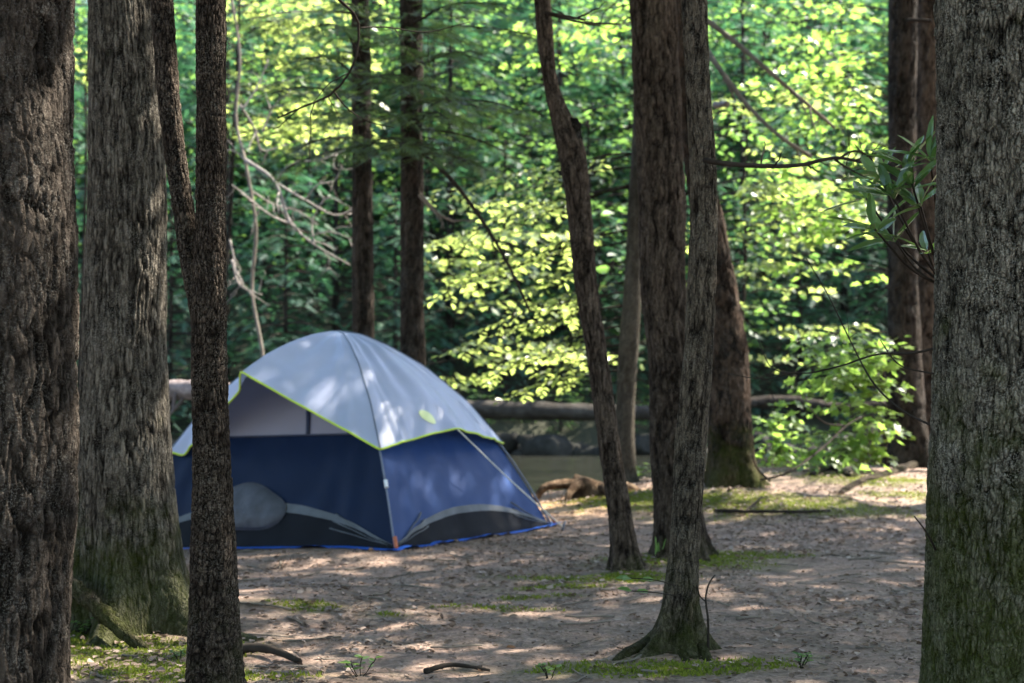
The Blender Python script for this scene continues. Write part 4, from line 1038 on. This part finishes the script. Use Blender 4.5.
# ------------------------------------------------------------------ ground cover
def in_tent(x, y, m=.1):
    dx = np.stack([x, y], -1) - O2; return (np.abs(dx @ e1) < TA + m) & (np.abs(dx @ e2) < TB + m)
def scatter(N, dmin, dmax):
    d = np.sqrt(rng.uniform(dmin ** 2, dmax ** 2, N)); x = rng.uniform(-.42, .42, N) * d; return x, d
def litter():
    x, y = scatter(76000, 4.6, 17.5); p = np.stack([x, y, 0 * x], -1)
    keep = (rng.random(len(x)) < np.clip(.32 + .9 * fbm(p * 1.1, 3, 55) + .25 * sstep(.4, 2, x) * (1 - sstep(7, 9, y)), .04, 1)) & ~in_tent(x, y) & (y < bank_edge(x) + .5)
    x, y = x[keep], y[keep]; n = len(x); z = ground_z(x, y) + .006 + rng.random(n) * .008
    a = rng.uniform(0, 6.28, n); t = np.clip(rng.beta(2, 2.6, n), 0, 1)
    me = leaf_mesh('leaf_litter', 'ovate', np.stack([x, y, z], -1), np.stack([np.cos(a), np.sin(a), rng.normal(0, .15, n)], -1), np.array([0, 0, 1.]) + rng.normal(0, .35, (n, 3)), rng.uniform(.015, .05, n), t, 1.2)
    tag(link('leaf_litter', me, M['litter']), 'dry brown leaf litter strewn over the dirt', 'leaves', None, 'stuff')
    x, y = scatter(90000, 4.8, 13); p = np.stack([x, y, 0 * x], -1)
    keep = (rng.random(len(x)) < np.clip(.4 + .8 * fbm(p * 1.7, 3, 57), .05, 1)) & ~in_tent(x, y) & (y < bank_edge(x)); x, y = x[keep], y[keep]; n = len(x)
    a = rng.uniform(0, 6.28, n)
    me = leaf_mesh('debris', 'blade', np.stack([x, y, ground_z(x, y) + .003 + rng.random(n) * .005], -1), np.stack([np.cos(a), np.sin(a), rng.normal(0, .2, n)], -1), np.array([0, 0, 1.]) + rng.normal(0, .4, (n, 3)), rng.uniform(.008, .03, n), rng.beta(1.6, 3, n), 2.2)
    tag(link('forest_debris', me, M['litter']), 'fine needles and bark crumbs covering the dirt', 'debris', None, 'stuff')
    tw_ = []
    for k in range(420):
        xx, yy = scatter(1, 5, 14)
        if in_tent(xx, yy, .15)[0] or yy[0] > bank_edge(xx)[0]: continue
        c = np.array([xx[0], yy[0], gz(xx[0], yy[0]) + .008]); a = rng.uniform(0, 6.28); L = rng.uniform(.06, .3)
        p = c + np.outer(np.linspace(-.5, .5, 4), [math.cos(a) * L, math.sin(a) * L, 0]) + rng.normal(0, .01, (4, 3)) * [1, 1, .4]
        p[:, 2] = ground_z(p[:, 0], p[:, 1]) + .008; tw_.append((p, rng.uniform(.002, .006), 5))
    tag(link('twig_litter', tubes('twig_litter', tw_), M['twig_grey']), 'thin fallen twigs scattered over the dirt', 'twigs', None, 'stuff')
litter()
def moss():
    X, Y = [], []
    for (mx, my, rx, ry, s) in MOSS:
        n = int(16000 * rx * ry * s + 500); X.append(mx + rng.normal(0, rx * .62, n)); Y.append(my + rng.normal(0, ry * .62, n))
    x, y = np.concatenate(X), np.concatenate(Y)
    k = (moss_mask(x, y) > .3) & ~in_tent(x, y, .05) & (y < bank_edge(x) + .8); x, y = x[k], y[k]; n = len(x)
    z = ground_z(x, y) - .003; D = np.array([0, 0, 1.]) + rng.normal(0, .6, (n, 3))
    me = leaf_mesh('moss', 'blade', np.stack([x, y, z], -1), D, rng.normal(0, 1, (n, 3)), rng.uniform(.007, .024, n), None, 2.6)
    tag(link('moss', me, M['moss']), 'yellow green moss and short grass in patches on the dirt', 'moss', None, 'stuff')
moss()

def weed(px, py, n, h, label, mat='weed', shape='ovate', w=1.0, group=None):
    q = hit(px, py); b = np.array([q[0], q[1], gz(q[0], q[1])]); root = empty('weed', b, label, 'plant', group)
    st, P, D, N, S = [], [], [], [], []
    for k in range(n):
        a = rng.uniform(0, 6.28); l = h * rng.uniform(.6, 1.1); d0 = np.array([math.cos(a) * .5, math.sin(a) * .5, 1.])
        p = bpath(b + np.array([math.cos(a), math.sin(a), 0]) * h * .15, d0, l, .15, 6, .15); st.append((p, .002, 4))
        for i in (2, 3, 4, 5, 5):
            a2 = rng.uniform(0, 6.28); P.append(p[i]); D.append([math.cos(a2), math.sin(a2), .25]); N.append([rng.normal(0, .3), rng.normal(0, .3), 1]); S.append(h * rng.uniform(.25, .45))
    part('stems', tubes('stems', st), M['twig_dark'], root); part('leaves', leaf_mesh('leaves', shape, P, D, N, np.array(S), None, w), M[mat], root)
weed(84, 634, 7, .09, 'small weed clump at the foot of the broad grey trunk')
weed(360, 677, 4, .09, 'pale little weed at the bottom edge, right of the slim forked trunk')
weed(549, 679, 4, .08, 'pale little weed at the bottom edge under the tent corner')
weed(800, 668, 6, .07, 'low weeds among the leaf litter at bottom right')
weed(180, 660, 4, .06, 'tiny weed between the grey trunk root and the forked trunk')
weed(545, 470, 5, .25, 'leafy weed on the bank beside the tent, left of the stump')
weed(565, 474, 7, .22, 'low green weeds behind the stump on the bank')
weed(640, 480, 7, .22, 'low green weeds at the foot of the pale slim trunk')
weed(505, 470, 4, .3, 'small leafy shrub peeping out behind the right tent corner')
def blades(px, py, n, h, label):
    q = hit(px, py); b = np.array([q[0], q[1], gz(q[0], q[1]) - .01]); D = np.array([0, 0, 1.]) + rng.normal(0, .4, (n, 3))
    o = link('grass_tuft', leaf_mesh('grass_tuft', 'long', np.repeat(b[None] * 0, n, 0) + rng.normal(0, .02, (n, 3)) * [1, 1, 0], D, rng.normal(0, 1, (n, 3)) * [1, 1, .2], h * rng.uniform(.6, 1.1, n), rng.uniform(.7, 1, n), .55), M['weed'])
    o.location = b; tag(o, label, 'grass')
blades(657, 558, 9, .16, 'bright green grass tuft at the foot of the thick dark trunk')

def seedling():
    q = hit(708, 652); b = np.array([q[0], q[1], gz(q[0], q[1])]); d = q[1]; root = empty('seedling', b, 'bare forked seedling stem beside the rooted slim trunk', 'plant')
    a = [b + [0, 0, -.03], pt(708, 620, d), pt(706, 595, d), pt(711, 580, d - .02), pt(715, 575, d - .02)]
    c = [pt(706, 602, d), pt(700, 596, d + .02), pt(697, 585, d + .03)]
    part('stem', tubes('stem', [(catmull(np.array(a), 24), np.linspace(.006, .003, 24), 6, .08), (catmull(np.array(c), 10), .003, 5)]), M['twig_dark'], root)
seedling()
# leafy shoot growing from the rooted trunk
sh = [pt(676, 586, 5.75), pt(655, 580, 5.6), pt(630, 578, 5.5)]; sh2 = [pt(678, 596, 5.75), pt(650, 592, 5.6), pt(632, 591, 5.5)]
part('shoot', tubes('shoot', [(catmull(np.array(sh), 10), .002, 4), (catmull(np.array(sh2), 10), .002, 4)]), M['twig_dark'], t8)
part('shoot_leaves', leaf_mesh('shoot_leaves', 'ovate', sh[1:] + sh2[1:] + [sh[2]], [[-1, -.2, .1], [-1, .3, 0], [-1, -.2, .1], [-1, .1, .2], [-.5, -.8, 0]], [[0, -.5, 1]] * 5, .06), M['weed'], t8)

def rhododendron():
    b0 = pt(965, 400, 5.5); b = np.array([b0[0], 5.5, gz(b0[0], 5.5)]); root = empty('rhododendron', b, 'rhododendron with long glossy leaves beside the wide grey trunk on the right', 'shrub')
    main = catmull(np.array([b - [0, 0, .05], b + [.03, 0, .6], pt(960, 330, 5.4), pt(945, 270, 5.3)]), 20)
    st = [(main, np.linspace(.02, .01, 20), 8)]; P, D, N, S = [], [], [], []
    for (px, py, dd, n) in [(907, 178, 5.1, 10), (893, 208, 5.0, 10), (874, 240, 5.2, 7), (920, 215, 5.05, 9), (927, 262, 5.2, 7), (893, 250, 5.3, 8), (930, 170, 5.0, 8), (880, 190, 5.3, 6), (912, 196, 5.0, 8), (866, 210, 5.3, 5)]:
        tip = pt(px, py - 12, dd); s = main[min(19, 12 + int(max(0, tip[2] - main[12][2]) > .2) * 6)]; p = catmull(np.array([s, (s + tip) / 2 + [0, 0, -.04], tip]), 10); st.append((p, np.linspace(.006, .004, 10), 5))
        ax = unit(unit(tip - p[-3]) + np.array([-.15, -.1, .7])); e = unit(np.cross(ax, [0, 1., 0])); g_ = np.cross(ax, e); ph = rng.uniform(0, 6)
        for k in range(n):
            a = ph + k * 2.4; o = math.cos(a) * e + math.sin(a) * g_; P.append(tip - ax * rng.uniform(0, .02)); D.append(o + ax * rng.uniform(.2, 1.1)); N.append(ax + rng.normal(0, .25, 3)); S.append(rng.uniform(.13, .19))
    part('stems', tubes('stems', st), M['twig_dark'], root); part('leaves', leaf_mesh('leaves', 'long', P, D, N, np.array(S), None, .85), M['rhodo'], root)
rhododendron()

def fallen(label, paths, mat='twig_dark'):
    b = paths[0][0][0]; root_me = []
    for p, w0, w1 in paths: root_me.append((catmull(np.array(p), 24), np.linspace(w0, w1, 24), 8, .08))
    me = tubes('fallen_branch', root_me); c = np.array(b)
    co = np.empty(len(me.vertices) * 3, np.float32); me.vertices.foreach_get('co', co); me.vertices.foreach_set('co', (co.reshape(-1, 3) - c).ravel()); me.update()
    o = link('fallen_branch', me, M[mat]); o.location = c; tag(o, label, 'branch')
def gp(px, py, dz=.01): q = hit(px, py); return [q[0], q[1], gz(q[0], q[1]) + dz]
fallen('dark curved bough hanging down to the ground in front of the river, right', [([gp(728, 492), gp(752, 487, .05), pt(785, 474, 13.2), pt(820, 450, 13.8), pt(846, 426, 14.6), pt(885, 412, 16.6)], .011, .009), ([pt(846, 426, 14.6), pt(822, 421, 14.2), pt(808, 406, 14)], .012, .006), ([pt(770, 481, 13.0), pt(757, 468, 12.9), pt(752, 455, 12.8)], .012, .006)])
fallen('dark stick lying flat on the mossy ground in the right middle', [([gp(715, 512), gp(745, 515, .03), gp(800, 514, .02), gp(830, 512)], .018, .01), ([gp(745, 515, .03), gp(756, 508, .05), gp(762, 500, .03)], .012, .006)])
fallen('short dark curved stick near the right bank root', [([gp(812, 476), gp(832, 473, .05), gp(850, 478, .03)], .03, .02)])
fallen('dark weathered root stick beside the slim forked trunk at bottom left', [([gp(232, 652), gp(255, 655, .03), gp(280, 660, .03), gp(300, 664)], .022, .012)])
fallen('dark stick at the bottom edge, left of the middle', [([gp(425, 674), gp(450, 670, .02), gp(490, 673)], .012, .006)])

# ------------------------------------------------------------------ light, sky, camera
EL, AZ = R(52), math.atan2(.86, .5)      # azimuth clockwise from +Y: behind and to the right
sdir = Vector((math.sin(AZ) * math.cos(EL), math.cos(AZ) * math.cos(EL), math.sin(EL)))
sun = bpy.data.lights.new('sun', 'SUN'); sun.energy = 5.0; sun.angle = R(.53); sun.color = (1, .93, .82)
so = bpy.data.objects.new('sun', sun); COL.objects.link(so); so.rotation_euler = (-sdir).to_track_quat('-Z', 'Y').to_euler()
w = bpy.data.worlds.new('World'); scene.world = w; w.use_nodes = True
n = w.node_tree; n.nodes.clear(); sk = n.nodes.new('ShaderNodeTexSky'); sk.sky_type = 'NISHITA'; sk.sun_disc = False; sk.sun_elevation = EL; sk.sun_rotation = AZ
bg = n.nodes.new('ShaderNodeBackground'); bg.inputs[1].default_value = .125; wo = n.nodes.new('ShaderNodeOutputWorld')
n.links.new(sk.outputs[0], bg.inputs[0]); n.links.new(bg.outputs[0], wo.inputs[0])
cam = bpy.data.cameras.new('camera'); co = bpy.data.objects.new('camera', cam); COL.objects.link(co)
co.location = CAM; co.rotation_euler = (math.pi / 2 + PITCH, 0, 0); cam.sensor_width = 36; cam.lens = F * 36 / 1024; cam.clip_end = 2000; cam.clip_start = .1
cam.dof.use_dof = True; cam.dof.focus_distance = 4.8; cam.dof.aperture_fstop = 3.4; cam.dof.aperture_blades = 7
scene.camera = co
scene.view_settings.view_transform = 'Standard'; scene.view_settings.look = 'None'; scene.view_settings.exposure = 2.6; scene.view_settings.gamma = 1
scene.render.engine = 'CYCLES'
cy = scene.cycles; cy.use_denoising = True; cy.max_bounces = 6; cy.diffuse_bounces = 3; cy.glossy_bounces = 2; cy.transmission_bounces = 3; cy.transparent_max_bounces = 4; cy.sample_clamp_indirect = 6; cy.caustics_reflective = False; cy.caustics_refractive = False
